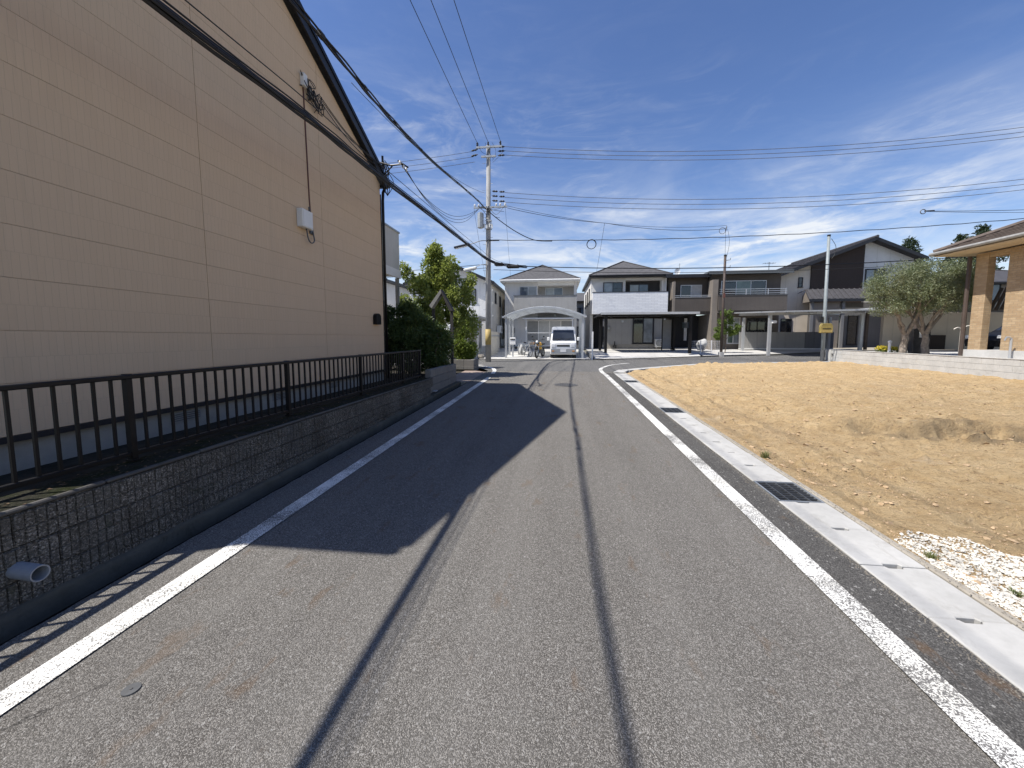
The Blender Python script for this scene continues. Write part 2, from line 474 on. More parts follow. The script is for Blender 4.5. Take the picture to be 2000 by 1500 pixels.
def copy_thing(root, loc, rz, label, group=None):
    r = root.copy(); COL.objects.link(r); r.location = loc; r.rotation_euler = (0, 0, rz); r['label'] = label
    if group: r['group'] = group
    for ch in list(root.children):
        c = ch.copy(); COL.objects.link(c); c.parent = r
        for g in list(ch.children):
            d = g.copy(); COL.objects.link(d); d.parent = c
    return r

class MB:
    def __init__(s): s.v = []; s.f = []
    def add(s, v, f):
        o = len(s.v); s.v += [Vector(p) for p in v]; s.f += [tuple(i + o for i in q) for q in f]; return s
    def box(s, x0, x1, y0, y1, z0, z1):
        return s.add([(x0, y0, z0), (x1, y0, z0), (x1, y1, z0), (x0, y1, z0), (x0, y0, z1), (x1, y0, z1), (x1, y1, z1), (x0, y1, z1)],
                     [(0, 3, 2, 1), (4, 5, 6, 7), (0, 1, 5, 4), (1, 2, 6, 5), (2, 3, 7, 6), (3, 0, 4, 7)])
    def hexa(s, b, t):      # two quads, bottom and top, same winding
        return s.add(list(b) + list(t), [(0, 3, 2, 1), (4, 5, 6, 7), (0, 1, 5, 4), (1, 2, 6, 5), (2, 3, 7, 6), (3, 0, 4, 7)])
    def prism(s, poly, d):  # polygon (3D points) extruded by vector d
        n = len(poly); d = Vector(d); a = [Vector(p) for p in poly]; b = [p + d for p in a]
        f = [tuple(range(n))[::-1], tuple(range(n, 2 * n))] + [(i, (i + 1) % n, n + (i + 1) % n, n + i) for i in range(n)]
        return s.add(a + b, f)
    def beam(s, p0, p1, w, h, up=(0, 0, 1)):
        p0 = Vector(p0); p1 = Vector(p1); d = (p1 - p0).normalized(); u = Vector(up)
        sd = d.cross(u)
        if sd.length < 1e-4: sd = d.cross(Vector((1, 0, 0)))
        sd.normalize(); u = sd.cross(d)
        a, b = sd * w / 2, u * h / 2
        q = [-a - b, a - b, a + b, -a + b]
        return s.hexa([p0 + x for x in q], [p1 + x for x in q])
    def tube(s, pts, r, n=8, caps=True):
        pts = [Vector(p) for p in pts]; m = len(pts)
        rr = r if hasattr(r, '__len__') else [r] * m
        o = len(s.v); ref = None
        for i, p in enumerate(pts):
            d = (pts[min(i + 1, m - 1)] - pts[max(i - 1, 0)]).normalized()
            if ref is None:
                ref = Vector((0, 0, 1)) if abs(d.z) < .9 else Vector((1, 0, 0))
            a = d.cross(ref).normalized(); b = a.cross(d).normalized(); ref = b
            for k in range(n):
                t = 2 * math.pi * k / n
                s.v.append(p + (a * math.cos(t) + b * math.sin(t)) * rr[i])
        for i in range(m - 1):
            for k in range(n):
                k2 = (k + 1) % n
                s.f.append((o + i * n + k, o + i * n + k2, o + (i + 1) * n + k2, o + (i + 1) * n + k))
        if caps:
            s.f.append(tuple(o + k for k in range(n))[::-1]); s.f.append(tuple(o + (m - 1) * n + k for k in range(n)))
        return s
    def ring(s, c, axis, R0, r, n=20, k=6):   # torus
        c = Vector(c); ax = Vector(axis).normalized()
        a = ax.orthogonal().normalized(); b = ax.cross(a)
        o = len(s.v)
        for i in range(n):
            t = 2 * math.pi * i / n; d = a * math.cos(t) + b * math.sin(t)
            for j in range(k):
                u = 2 * math.pi * j / k
                s.v.append(c + d * (R0 + r * math.cos(u)) + ax * r * math.sin(u))
        for i in range(n):
            for j in range(k):
                i2, j2 = (i + 1) % n, (j + 1) % k
                s.f.append((o + i * k + j, o + i2 * k + j, o + i2 * k + j2, o + i * k + j2))
        return s
    def ball(s, c, rx, ry=None, rz=None, nu=12, nv=8):
        ry = ry or rx; rz = rz or rx; c = Vector(c); o = len(s.v)
        s.v.append(c + Vector((0, 0, -rz)))
        for j in range(1, nv):
            ph = math.pi * j / nv
            for i in range(nu):
                t = 2 * math.pi * i / nu
                s.v.append(c + Vector((rx * math.sin(ph) * math.cos(t), ry * math.sin(ph) * math.sin(t), -rz * math.cos(ph))))
        s.v.append(c + Vector((0, 0, rz))); last = len(s.v) - 1
        for i in range(nu):
            i2 = (i + 1) % nu
            s.f.append((o, o + 1 + i2, o + 1 + i))
            for j in range(nv - 2):
                a = o + 1 + j * nu
                s.f.append((a + i, a + i2, a + nu + i2, a + nu + i))
            a = o + 1 + (nv - 2) * nu
            s.f.append((a + i, a + i2, last))
        return s
    def build(s, name, m, parent=None, smooth=False, bevel=0., local=False):
        v = s.v
        if parent is not None and not local:
            root = parent
            inv = WM[parent].inverted(); v = [inv @ p for p in v]
        me = mesh_from(name, v, s.f, m, smooth)
        bm = bmesh.new(); bm.from_mesh(me)
        if bevel: bmesh.ops.bevel(bm, geom=bm.edges[:], offset=bevel, segments=1, affect='EDGES', profile=.5, clamp_overlap=True)
        bmesh.ops.recalc_face_normals(bm, faces=bm.faces)
        bm.to_mesh(me); bm.free()
        o = link(name, me, parent)
        WM[o] = WM[parent] if parent is not None else Matrix.Identity(4)
        return o
def part(name, m, parent, fn, **k):
    b = MB(); fn(b); return b.build(name, m, parent, **k)
def bx(name, m, parent, x0, x1, y0, y1, z0, z1, **k):
    return MB().box(x0, x1, y0, y1, z0, z1).build(name, m, parent, **k)
def struct(name, b, m, **k):
    o = b.build(name, m, None, **k); o['kind'] = 'structure'; return o

S = .0184
def gz(y): return S * min(y, 20.)
SL = math.atan(S)

def sheet(name, poly, m, zf, kind='structure', step=None):
    """flat-ish sheet through polygon corners, height from zf(x,y)"""
    b = MB(); b.add([(x, y, zf(x, y)) for x, y in poly], [tuple(range(len(poly)))])
    o = b.build(name, m); o['kind'] = kind
    me = o.data
    bm = bmesh.new(); bm.from_mesh(me)
    for f in bm.faces:
        if f.normal.z < 0: f.normal_flip()
    bm.to_mesh(me); bm.free()
    return o
def ruled(name, A, B, m, n=4, kind='structure'):
    """surface between two polylines of 3D points"""
    b = MB(); v = []; f = []
    k = len(A)
    for i in range(k):
        for j in range(n + 1):
            v.append(Vector(A[i]).lerp(Vector(B[i]), j / n))
    for i in range(k - 1):
        for j in range(n):
            f.append((i * (n + 1) + j, i * (n + 1) + j + 1, (i + 1) * (n + 1) + j + 1, (i + 1) * (n + 1) + j))
    b.add(v, f); o = b.build(name, m); o['kind'] = kind
    bm = bmesh.new(); bm.from_mesh(o.data)
    for q in bm.faces:
        if q.normal.z < 0: q.normal_flip()
    bm.to_mesh(o.data); bm.free()
    return o
def smooth_line(pts, n=6):
    P = [Vector(p) for p in pts]; out = []
    for i in range(len(P) - 1):
        p0, p1, p2, p3 = P[max(i - 1, 0)], P[i], P[i + 1], P[min(i + 2, len(P) - 1)]
        for k in range(n):
            t = k / n
            out.append(.5 * ((2 * p1) + (p2 - p0) * t + (2 * p0 - 5 * p1 + 4 * p2 - p3) * t * t + (3 * p1 - p0 - 3 * p2 + p3) * t ** 3))
    out.append(P[-1]); return out
def ribbon(name, pts, w, m, zoff):
    v = []; f = []
    for i, p in enumerate(pts):
        d = (pts[min(i + 1, len(pts) - 1)] - pts[max(i - 1, 0)]); d.z = 0; d.normalize()
        n = Vector((-d.y, d.x, 0))
        for s in (-.5, .5):
            q = p + n * w * s; v.append((q.x, q.y, p.z + zoff))
    for i in range(len(pts) - 1): f.append((2 * i, 2 * i + 2, 2 * i + 3, 2 * i + 1))
    o = MB().add(v, f).build(name, m); o['kind'] = 'structure'
    bm = bmesh.new(); bm.from_mesh(o.data)
    for q in bm.faces:
        if q.normal.z < 0: q.normal_flip()
    bm.to_mesh(o.data); bm.free()
    return o

# ------------------------------------------------------------------ ground, road, street
gb = MB()
ys = [-120, -20, 16, 22, 30, 60, 900]
zs = [-.55, -.45, .05, .12, .2, .2, .2]
for i, (y, z) in enumerate(zip(ys, zs)):
    gb.v += [Vector((-900, y, z)), Vector((900, y, z))]
for i in range(len(ys) - 1): gb.f.append((2 * i, 2 * i + 1, 2 * i + 3, 2 * i + 2))
struct('ground', gb, 'terrain_far')

def road_z(x, y): return S * y
rb = MB()
yy = [-9, -4] + list(np.arange(0, 12, .045)) + [12, 13, 14, 15, 16.2]
for y in yy:
    # the paved edge beside the old gutter is slightly ragged
    rb.v += [Vector((-2.822 + .012 * mnoise.noise((0, y * 6, 1)) + .012 * mnoise.noise((0, y * 17, 2)), y, S * y)), Vector((2.055, y, S * y))]
for i in range(len(yy) - 1): rb.f.append((2 * i, 2 * i + 1, 2 * i + 3, 2 * i + 2))
# left flare of the junction
struct('road', rb, 'asphalt')
near = [(-60, 17.3), (-12, 17.2), (-4.6, 17.1), (-3.3, 16.35), (-2.82, 15.4), (2.055, 15.4), (2.7, 16.5), (3.6, 17.3), (6.2, 19.55), (10.5, 21.1), (14.1, 22.4), (24, 25.2), (60, 33)]
far = [(-60, 21.6, .36), (-12, 21.7, .37), (-4.6, 21.8, .37), (-3.3, 21.8, .37), (-2.4, 21.8, .37), (2.3, 21.9, .39), (3.3, 22.1, .42), (4.4, 22.4, .45), (6.9, 23.1, .50), (12.5, 24.9, .57), (16, 26, .70), (25, 29, .85), (60, 40, 1.2)]
ruled('street', [(x, y, gz(y) + .004 + (0 if y < 16 else .0)) for x, y in near], far, 'asphalt_street', 5)
# newer dark asphalt between the edge line and the gutter
sheet('shoulder', [(1.765, -9), (2.052, -9), (2.052, 15.0), (1.765, 15.0)], 'asphalt_dark', lambda x, y: S * y + .004)
# edge lines
LW = .15
left_pts = [Vector((-2.375, y, S * y)) for y in np.linspace(-9, 13.2, 12)]
ribbon('edge_line', left_pts, LW, 'road_paint', .008)
arc = smooth_line([(-2.45, 14.3, S * 14.3), (-2.6, 15.6, .29), (-3.0, 16.7, .31), (-3.9, 17.55, .325), (-6, 17.95, .33), (-30, 18.2, .335)])
ribbon('edge_line', arc, LW, 'road_paint_fresh', .012)
rp = [Vector((1.69, y, S * y)) for y in np.linspace(-9, 14.4, 12)] 
rc = smooth_line([(1.69, 14.4, S * 14.4), (1.66, 15.4, .283), (1.80, 16.8, .31), (2.5, 18.5, .343), (3.7, 19.75, .365), (5.4, 20.6, .372), (8.2, 21.45, .372), (11, 22.2, .372), (15, 23.3, .376), (30, 27.3, .40)], 8)
ribbon('edge_line', rp + rc[1:], LW, 'road_paint', .012)

# manhole and survey disc in the road
mh = thing('manhole_cover', 'round dark iron manhole cover in the road', 'manhole', (.21, 11.54, gz(11.54)))
mh.rotation_euler = (SL, 0, 0)
def disc(b, r0, r1, z0, z1, n=32):
    v = []; 
    for r, z in ((r1, z0), (r1, z1), (r0, z1), (r0, z0)):
        v += [(r * math.cos(2 * math.pi * i / n), r * math.sin(2 * math.pi * i / n), z) for i in range(n)]
    b.add(v, [(k * n + i, k * n + (i + 1) % n, ((k + 1) % 4) * n + (i + 1) % n, ((k + 1) % 4) * n + i) for k in range(4) for i in range(n)])
b = MB(); disc(b, .30, .345, -.02, .010); b.build('frame', 'iron', mh, local=True)
b = MB(); b.tube([(0, 0, -.02), (0, 0, .008)], .293, 32); b.build('lid', 'iron', mh, local=True)
b = MB()
for i in range(-5, 6):
    for j in range(-5, 6):
        if i * i + j * j < 27: b.box(i * .05 - .014, i * .05 + .014, j * .05 - .014, j * .05 + .014, .008, .013)
b.build('tread', 'iron', mh, local=True)['kind'] = 'stuff'
sd = thing('survey_disc', 'small grey metal disc set flush in the asphalt by the left edge line', 'road marker', (-1.89, 1.40, gz(1.4)))
b = MB(); b.tube([(0, 0, -.01), (0, 0, .006)], .034, 20); b.build('disc', 'steel_dark', sd, local=True)
b = MB(); b.tube([(0, 0, .006), (0, 0, .009)], .006, 8); b.build('pin', 'iron', sd, local=True)

# ------------------------------------------------------------------ right-hand gutter with slabs and grates
gut = link('gutter', None, None, (0, 0, 0)); gut['kind'] = 'structure'; WM[gut] = Matrix.Identity(4)
def tilt_box(b, x0, x1, y0, y1, d0, d1):
    b.hexa([(x0, y0, S * y0 + d0), (x1, y0, S * y0 + d0), (x1, y1, S * y1 + d0), (x0, y1, S * y1 + d0)],
           [(x0, y0, S * y0 + d1), (x1, y0, S * y0 + d1), (x1, y1, S * y1 + d1), (x0, y1, S * y1 + d1)])
b = MB(); tilt_box(b, 2.06, 2.475, -9, 15.2, -.6, -.4); tilt_box(b, 2.055, 2.085, -9, 15.2, -.4, -.11); tilt_box(b, 2.445, 2.475, -9, 15.2, -.4, -.11)
b.build('channel', 'channel_dark', gut)
b = MB(); tilt_box(b, 2.477, 2.535, -9, 15.3, -.4, .014); b.build('kerb_edge', 'concrete_kerb', gut, bevel=.008)
# slab outline with a half hand-hole in each end
def slab_mesh():
    L, W, h = .2468, .2035, .045
    hw, hd = .058, .020
    def end(sg):
        return [(-W, sg * L), (-hw, sg * L), (-hw + .012, sg * (L - hd)), (hw - .012, sg * (L - hd)), (hw, sg * L), (W, sg * L)]
    poly = end(-1) + end(1)[::-1]
    b = MB(); b.prism([(x, y, -.10) for x, y in poly], (0, 0, .10))
    me = mesh_from('slab', b.v, b.f, 'concrete_slab')
    bm = bmesh.new(); bm.from_mesh(me)
    top = [e for e in bm.edges if all(v.co.z > -.01 for v in e.verts)]
    bmesh.ops.bevel(bm, geom=top, offset=.006, segments=1, affect='EDGES')
    bmesh.ops.recalc_face_normals(bm, faces=bm.faces); bm.to_mesh(me); bm.free()
    return me
SLAB = slab_mesh()
def grate(y):
    g = link('grate', None, gut, (2.268, y, S * y + .004), (SL, 0, 0)); WM[g] = Matrix.Identity(4)
    me = MB()
    for x in (-.19, .19): me.box(x - .008, x + .008, -.245, .245, -.05, .003)
    for yv in (-.24, .24): me.box(-.19, .19, yv - .006, yv + .006, -.05, .003)
    o = me.build('frame', 'steel_galv', g, local=True)
    me = MB()
    for x in (-.095, 0, .095): me.box(x - .004, x + .004, -.24, .24, -.045, .002)
    for i in range(9):
        yv = -.215 + i * .0535
        me.box(-.182, .182, yv - .0028, yv + .0028, -.04, -.001)
    me.build('grille', 'steel_dark', g, local=True)
y = 4.06 - .5 * 20
k = 0
while y < 15.0:
    if y > .9:
        if abs(y - 4.06) < .05 or abs(y - 8.06) < .05 or abs(y - 12.56) < .05:
            grate(y)
        else:
            link('slab', SLAB, gut, (2.268 + random.uniform(-.003, .003), y, S * y + .006 + random.uniform(-.003, .004)), (SL, 0, random.uniform(-.006, .006)))
    y += .5
# the slabs turn the corner along the street
cpts = [Vector((2.27, 15.25)), Vector((2.55, 16.0)), Vector((3.55, 16.95)), Vector((6.5, 19.3)), Vector((10.7, 20.75)), Vector((13.9, 21.9))]
def along(poly, step, start=.25):
    out = []; d = start; acc = 0
    for a, b2 in zip(poly[:-1], poly[1:]):
        L = (b2 - a).length
        while d <= acc + L:
            t = (d - acc) / L; out.append((a.lerp(b2, t), math.atan2((b2 - a).y, (b2 - a).x))); d += step
        acc += L
    return out
for i, (p, a) in enumerate(along(cpts, .5)):
    zz_ = gz(p.y) + .012
    link('slab', SLAB, gut, (p.x, p.y, zz_), (SL * .6, 0, a - math.pi / 2))

# ------------------------------------------------------------------ dirt lot
def smooth01(t): t = min(1, max(0, t)); return t * t * (3 - 2 * t)
edge_pts = [(2.54, 14.9), (2.95, 15.9), (3.75, 16.7), (6.7, 19.05), (10.8, 20.5), (14.0, 21.6), (16, 22.3)]
def far_y(x):
    for (x0, y0), (x1, y1) in zip(edge_pts[:-1], edge_pts[1:]):
        if x <= x1: return y0 + (y1 - y0) * max(0, (x - x0)) / (x1 - x0)
    return edge_pts[-1][1]
def lot_wall_x(y): return 12.0 + (y - 2.) * .1135       # inner face of the block wall
def fbm(x, y, o):
    a = 0; amp = 1; f = 1
    for _ in range(o):
        a += amp * mnoise.noise((x * f, y * f, 3.7)); amp *= .52; f *= 2.07
    return a
def lot_z(x, y):
    base = S * min(y, 20) * (1 - smooth01((x - 2.6) / 7)) + .37 * smooth01((x - 2.6) / 7)
    base -= .02
    ledge = 6.5 + .30 * mnoise.noise((x * .9, 0, 1)) + .12 * mnoise.noise((x * 3.1, 0, 4)) - .33 * (min(x, 8) - 4.4)
    amt = smooth01((x - 3.6) / 1.2)
    step = .15 * smooth01((y - ledge) / .16) * amt - .05 * math.exp(-((y - ledge + .15) / .3) ** 2) * amt
    step *= 1 - .8 * smooth01((y - ledge - .3) / 5)
    cl_ = max(0, mnoise.noise((x * 6.5, y * 8, 4)) - .08) * max(0, mnoise.noise((x * 1.1, y * 1.6, 9)) + .35)
    r = .045 * fbm(x * .55, y * .9, 4) + .036 * fbm(x * 2.1 + 9, y * 3.2, 4) + .020 * mnoise.noise((x * 8, y * 11, 2)) + .008 * mnoise.noise((x * 19, y * 23, 6)) + .20 * cl_ + (.05 * amt * math.exp(-((y - ledge - .1) / .35) ** 2)) * fbm(x * 5, y * 7, 3)
    tr = .02 * math.sin((x * .35 + y) * 6.0 + 1.5 * mnoise.noise((x * .4, y * .4, 5))) * smooth01((y - 7) / 3)
    r *= smooth01((x - 2.53) / .35) * .85 + .15
    return base + step * 1.0 + r + tr * .5 + .02
xs = []
x = 2.535
while x < 15.2: xs.append(x); x += .035 + max(0, (x - 3.2)) * .006
ysl = []
y = -1.0
while y < 22.3: ysl.append(y); y += .035 + max(0, (y - 3.0)) * .0055
db = MB(); idx = {}; damp = []
def lot_in(x, y): return y <= far_y(x) + .12 and x <= lot_wall_x(y) + .25
for j, yv in enumerate(ysl):
    for i, xv in enumerate(xs):
        if lot_in(xv, yv):
            yv2 = min(yv, far_y(xv))
            idx[(i, j)] = len(db.v)
            db.v.append(Vector((xv, yv2, lot_z(xv, yv2))))
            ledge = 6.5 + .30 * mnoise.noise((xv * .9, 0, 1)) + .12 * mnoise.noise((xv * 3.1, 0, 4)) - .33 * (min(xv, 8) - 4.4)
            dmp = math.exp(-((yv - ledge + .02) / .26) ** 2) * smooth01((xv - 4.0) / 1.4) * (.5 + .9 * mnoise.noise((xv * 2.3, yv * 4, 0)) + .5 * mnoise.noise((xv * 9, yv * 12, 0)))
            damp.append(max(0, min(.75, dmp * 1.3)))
for j in range(len(ysl) - 1):
    for i in range(len(xs) - 1):
        q4 = [(i, j), (i + 1, j), (i + 1, j + 1), (i, j + 1)]
        if all(t in idx for t in q4): db.f.append(tuple(idx[t] for t in q4))
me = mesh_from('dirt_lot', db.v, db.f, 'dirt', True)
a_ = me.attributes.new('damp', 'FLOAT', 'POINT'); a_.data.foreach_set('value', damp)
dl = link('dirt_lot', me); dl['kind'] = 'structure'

# stones: small irregular polyhedra gathered in one mesh
def stone_mass(name, pts, sizes, m, label, cat, squash=.65):
    base = [Vector(p).normalized() for p in [(1, .1, .2), (-.9, .3, .1), (.1, 1, 0), (-.1, -1, .2), (.2, .1, 1), (-.1, .2, -1), (.7, .7, .5), (-.6, -.7, .5), (.6, -.7, -.2)]]
    bm = bmesh.new()
    for p in base: bm.verts.new(p)
    bmesh.ops.convex_hull(bm, input=bm.verts[:]); bm.verts.ensure_lookup_table()
    bv = np.array([v.co[:] for v in bm.verts]); bf = [tuple(v.index for v in f.verts) for f in bm.faces]
    bm.verts.index_update(); bf = [tuple(v.index for v in f.verts) for f in bm.faces]; bm.free()
    V = []; Fc = []
    for (x, y, z), s in zip(pts, sizes):
        M = np.array(Matrix.Rotation(random.uniform(0, 6.28), 3, 'Z') @ Matrix.Rotation(random.uniform(-.6, .6), 3, 'X'))
        sc = np.array([s * random.uniform(.7, 1.3), s * random.uniform(.6, 1.1), s * squash * random.uniform(.7, 1.2)])
        w = (bv * sc) @ M.T + np.array([x, y, z + s * .15]); o = len(V)
        V += w.tolist(); Fc += [tuple(i + o for i in f) for f in bf]
    o = link(name, mesh_from(name, V, Fc, m)); tag(o, label, cat, kind='stuff'); return o
pts, sz = [], []
while len(pts) < 24000:                                # white gravel patch by the kerb
    x = random.uniform(2.56, 3.9); y = random.uniform(1.7, 3.5)
    if y > 3.16 + .10 * math.sin(x * 5) + .12 * mnoise.noise((x * 3, y * 3, 0)) - .25 * max(0, 2.75 - x): continue
    if random.random() < .5 * smooth01((y - 2.75) / .45): continue
    pts.append((x, y, lot_z(x, y) + random.uniform(-.004, .006))); sz.append(random.choice((.004, .006, .007, .009, .013)) * random.uniform(.8, 1.25))
stone_mass('white_gravel', pts, sz, 'stone_white', 'patch of loose white gravel beside the kerb', 'gravel')
pts, sz = [], []
while len(pts) < 12000:
    y = 1.5 + 13 * random.random() ** 1.6; x = 2.6 + 8 * random.random() ** 1.5
    if not lot_in(x, y + .2): continue
    if mnoise.noise((x * 1.3, y * 1.3, 8)) < -.05 and random.random() < .8: continue
    pts.append((x, y, lot_z(x, y))); sz.append(random.uniform(.004, .012) * (1 + (random.random() < .07) * 1.8))
stone_mass('pebbles', pts, sz, 'stone_tan', 'tan pebbles and clods scattered over the bare lot', 'stones')
pts, sz = [], []
for _ in range(4000):
    y = random.uniform(1.2, 9); 
    if random.random() < .75: x = 2.052 - abs(random.gauss(0, .028)); zz_ = S * y + .004
    else: x = 2.50 + random.gauss(0, .015); zz_ = S * y + .014
    pts.append((x, y, zz_)); sz.append(random.uniform(.002, .006))
stone_mass('gutter_grit', pts, sz, 'grit', 'fine grit gathered along the concrete gutter slabs', 'grit')

# tufts of weed by the kerb
def tuft(x, y, z, h, n, label, m='weed'):
    b = MB()
    for _ in range(n):
        a = random.uniform(0, 6.28); l = h * random.uniform(.5, 1.1); lean = random.uniform(.2, .9)
        p0 = Vector((x + random.gauss(0, h * .22), y + random.gauss(0, h * .22), z)); d = Vector((math.cos(a), math.sin(a), 0)); w = d.orthogonal().normalized() * .0035
        p1 = p0 + d * l * lean * .4 + Vector((0, 0, l * .7)); p2 = p0 + d * l * lean + Vector((0, 0, l * .85))
        b.add([p0 - w, p0 + w, p1 + w * .8, p1 - w * .8, p2], [(0, 1, 2, 3), (3, 2, 4)])
    root = thing('weed_tuft', label, 'weed', (x, y, z)); b.build('blades', m, root)
tuft(2.60, 5.15, lot_z(2.60, 5.15), .10, 60, 'small green weed tuft at the dirt edge beyond the near grate')
tuft(2.62, 2.95, lot_z(2.62, 2.95), .06, 45, 'tiny weed tuft where dirt meets the white gravel patch')
tuft(2.80, 2.62, lot_z(2.8, 2.62), .045, 30, 'tiny weed sprouting in the middle of the white gravel')

def litter(name, pts, label, size=(.012, .03)):
    b = MB()
    for (x, y, z) in pts:
        a = random.uniform(0, 6.28); l = random.uniform(*size); w = l * random.uniform(.3, .55)
        d = Vector((math.cos(a), math.sin(a), random.uniform(-.3, .3))) * l; s_ = Vector((-math.sin(a), math.cos(a), random.uniform(-.4, .4))) * w
        p = Vector((x, y, z + .004)); up = Vector((0, 0, l * .25))
        b.add([p - d, p + s_ + up, p + d, p - s_ + up], [(0, 1, 2), (0, 2, 3)])
    o = b.build(name, 'litter', None); tag(o, label, 'leaf litter', kind='stuff')
# ------------------------------------------------------------------ left: gutter, retaining wall, fence
lg = link('old_gutter', None); lg['kind'] = 'structure'; WM[lg] = Matrix.Identity(4)
b = MB(); tilt_box(b, -3.10, -2.80, -9, 12.2, -.60, -.34); tilt_box(b, -2.86, -2.815, -9, 12.2, -.34, -.012)
b.build('channel', 'channel_dark', lg)
def rough_strip(x_in, x_out, y0, y1, d_top, d_bot, step=.05):
    b = MB(); n_ = int((y1 - y0) / step); prof_ = [(x_in, d_top), (x_out - .02, d_top), (x_out, d_top - .025), (x_out + .004, (d_top + d_bot) / 2), (x_out, d_bot)]
    k_ = len(prof_)
    for i in range(n_ + 1):
        y = y0 + i * step
        for j, (px_, dz_) in enumerate(prof_):
            e = 0 if j == 0 else 1
            b.v.append(Vector((px_ + e * .03 * mnoise.noise((j * 3.1, y * 9, 2)) + e * .018 * mnoise.noise((j, y * 2.3, 5)), y, S * y + dz_ + (.012 * mnoise.noise((j * 2.7, y * 7, 8)) if j < 4 else 0))))
    for i in range(n_):
        for j in range(k_ - 1): b.f.append((i * k_ + j, i * k_ + j + 1, (i + 1) * k_ + j + 1, (i + 1) * k_ + j))
    return b
rough_strip(-3.16, -3.075, -.6, 9.3, .005, -.36).build('footing', 'concrete_footing', lg, smooth=True)
litter('gutter_litter', [(random.uniform(-3.07, -2.87), random.uniform(.8, 11.5), 0) for _ in range(0)] + [(x_, y_, S * y_ - .335) for x_, y_ in [(random.uniform(-3.07, -2.87), random.uniform(.8, 11.5)) for _ in range(500)]], 'dry leaves and dirt lying in the old gutter')
litter('wall_top_litter', [(random.uniform(-3.46, -3.14), random.uniform(.8, 9.3), .606) for _ in range(420)] + [(random.uniform(-4.6, -3.5), random.uniform(1.5, 10), .40) for _ in range(500)], 'dead leaves scattered on the wall top and soil strip', (.008, .02))
b = MB(); tilt_box(b, -3.22, -3.06, 9.3, 11.9, -.36, .02); b.build('footing', 'concrete_footing', lg, bevel=.01)
b = MB(); tilt_box(b, -3.07, -2.83, 11.9, 15.0, -.3, .003); b.build('cover', 'concrete_kerb', lg)
sheet('garden_soil', [(-14, -9), (-3.3, -9), (-3.3, 11.9), (-14, 11.9)], 'soil', lambda x, y: .37 + .10 * (y > 8))
sheet('entry_paving', [(-3.75, 11.9), (-2.83, 11.9), (-2.83, 14.9), (-3.3, 15.3), (-3.75, 15.3)], 'paving_pink', lambda x, y: S * y + .005)
sheet('back_garden', [(-30, 15.3), (-3.4, 15.3), (-3.4, 16.3), (-4.7, 17.05), (-30, 17.1)], 'soil', lambda x, y: .335)
sheet('garden_soil', [(-7, 11.9), (-3.75, 11.9), (-3.75, 15.3), (-7, 15.3)], 'soil', lambda x, y: .26)
sheet('back_yard', [(-30, 11.9), (-7, 11.9), (-7, 15.3), (-30, 15.3)], 'concrete_kerb', lambda x, y: .30)

rw = thing('retaining_wall', 'low dark ribbed block retaining wall under the black fence', 'wall', (-3.3, 4, .1))
def rib_block(w, h):
    b = MB(); b.box(-.19, -.012, -w / 2, w / 2, 0, h)
    nr = 8; p = w / nr
    for i in range(nr):
        y0 = -w / 2 + i * p + .005; y1 = y0 + p - .010
        for za, zb in ((.004, h / 2 - .004), (h / 2 + .004, h - .004)):
            ox = random.uniform(-.006, .002); oy = random.uniform(-.003, .003)
            b.hexa([(-.012, y0 - .003 + oy, za), (ox, y0 + oy, za + .002), (ox, y1 + oy, za + .002), (-.012, y1 + .003 + oy, za)],
                   [(-.012, y0 - .003 - oy, zb), (ox, y0 - oy, zb - .002), (ox, y1 - oy, zb - .002), (-.012, y1 + .003 - oy, zb)])
    me = mesh_from('block', b.v, b.f, 'block_ribbed')
    bm = bmesh.new(); bm.from_mesh(me); bmesh.ops.recalc_face_normals(bm, faces=bm.faces); bm.to_mesh(me); bm.free()
    return me
RBS = [rib_block(.394, .194) for _ in range(5)]
for c_ in range(4):
    for i in range(25):
        y = -.4 + i * .4 + (.2 if c_ % 2 else 0)
        if y > 9.25: continue
        z = .585 - .2 * (c_ + 1)
        link('block', random.choice(RBS), rw, (-3.12 + random.uniform(-.003, .003) + 3.3, y - 4, z - .1), (0, random.uniform(-.004, .004), 0))
bx('core', 'concrete_footing', rw, -3.40, -3.30, -1, 9.4, -.3, .575)
cap = MB()
for i in range(14):
    y0 = -.6 + i * .72
    if y0 > 9: break
    cap = MB().box(-3.47, -3.157, y0 + .002, min(y0 + .718, 9.42), .585, .602 + random.uniform(-.004, .004))
    cap.build('capping', 'cap_moss', rw, bevel=.008)
    MB().box(-3.155, -3.117 + random.uniform(-.004, .003), y0 + .004, min(y0 + .716, 9.42), .588, .613 + random.uniform(-.003, .004)).build('cap_edge', 'concrete_old', rw, bevel=.008)
# drain pipe poking out of the wall
b = MB()
n = 24
dirp = Vector((1, 0, -.05)).normalized(); c0 = Vector((-3.2, 1.80, .255)); c1 = c0 + dirp * .235
for (c_, r) in ((c0, .046), (c1, .046), (c1, .039), (c0, .039)):
    b.v += [c_ + Vector((0, math.cos(2 * math.pi * i / n), math.sin(2 * math.pi * i / n))) * r for i in range(n)]
for k in range(3):
    for i in range(n): b.f.append((k * n + i, k * n + (i + 1) % n, (k + 1) * n + (i + 1) % n, (k + 1) * n + i))
b.build('drain_pipe', 'pvc_grey', rw, smooth=False)

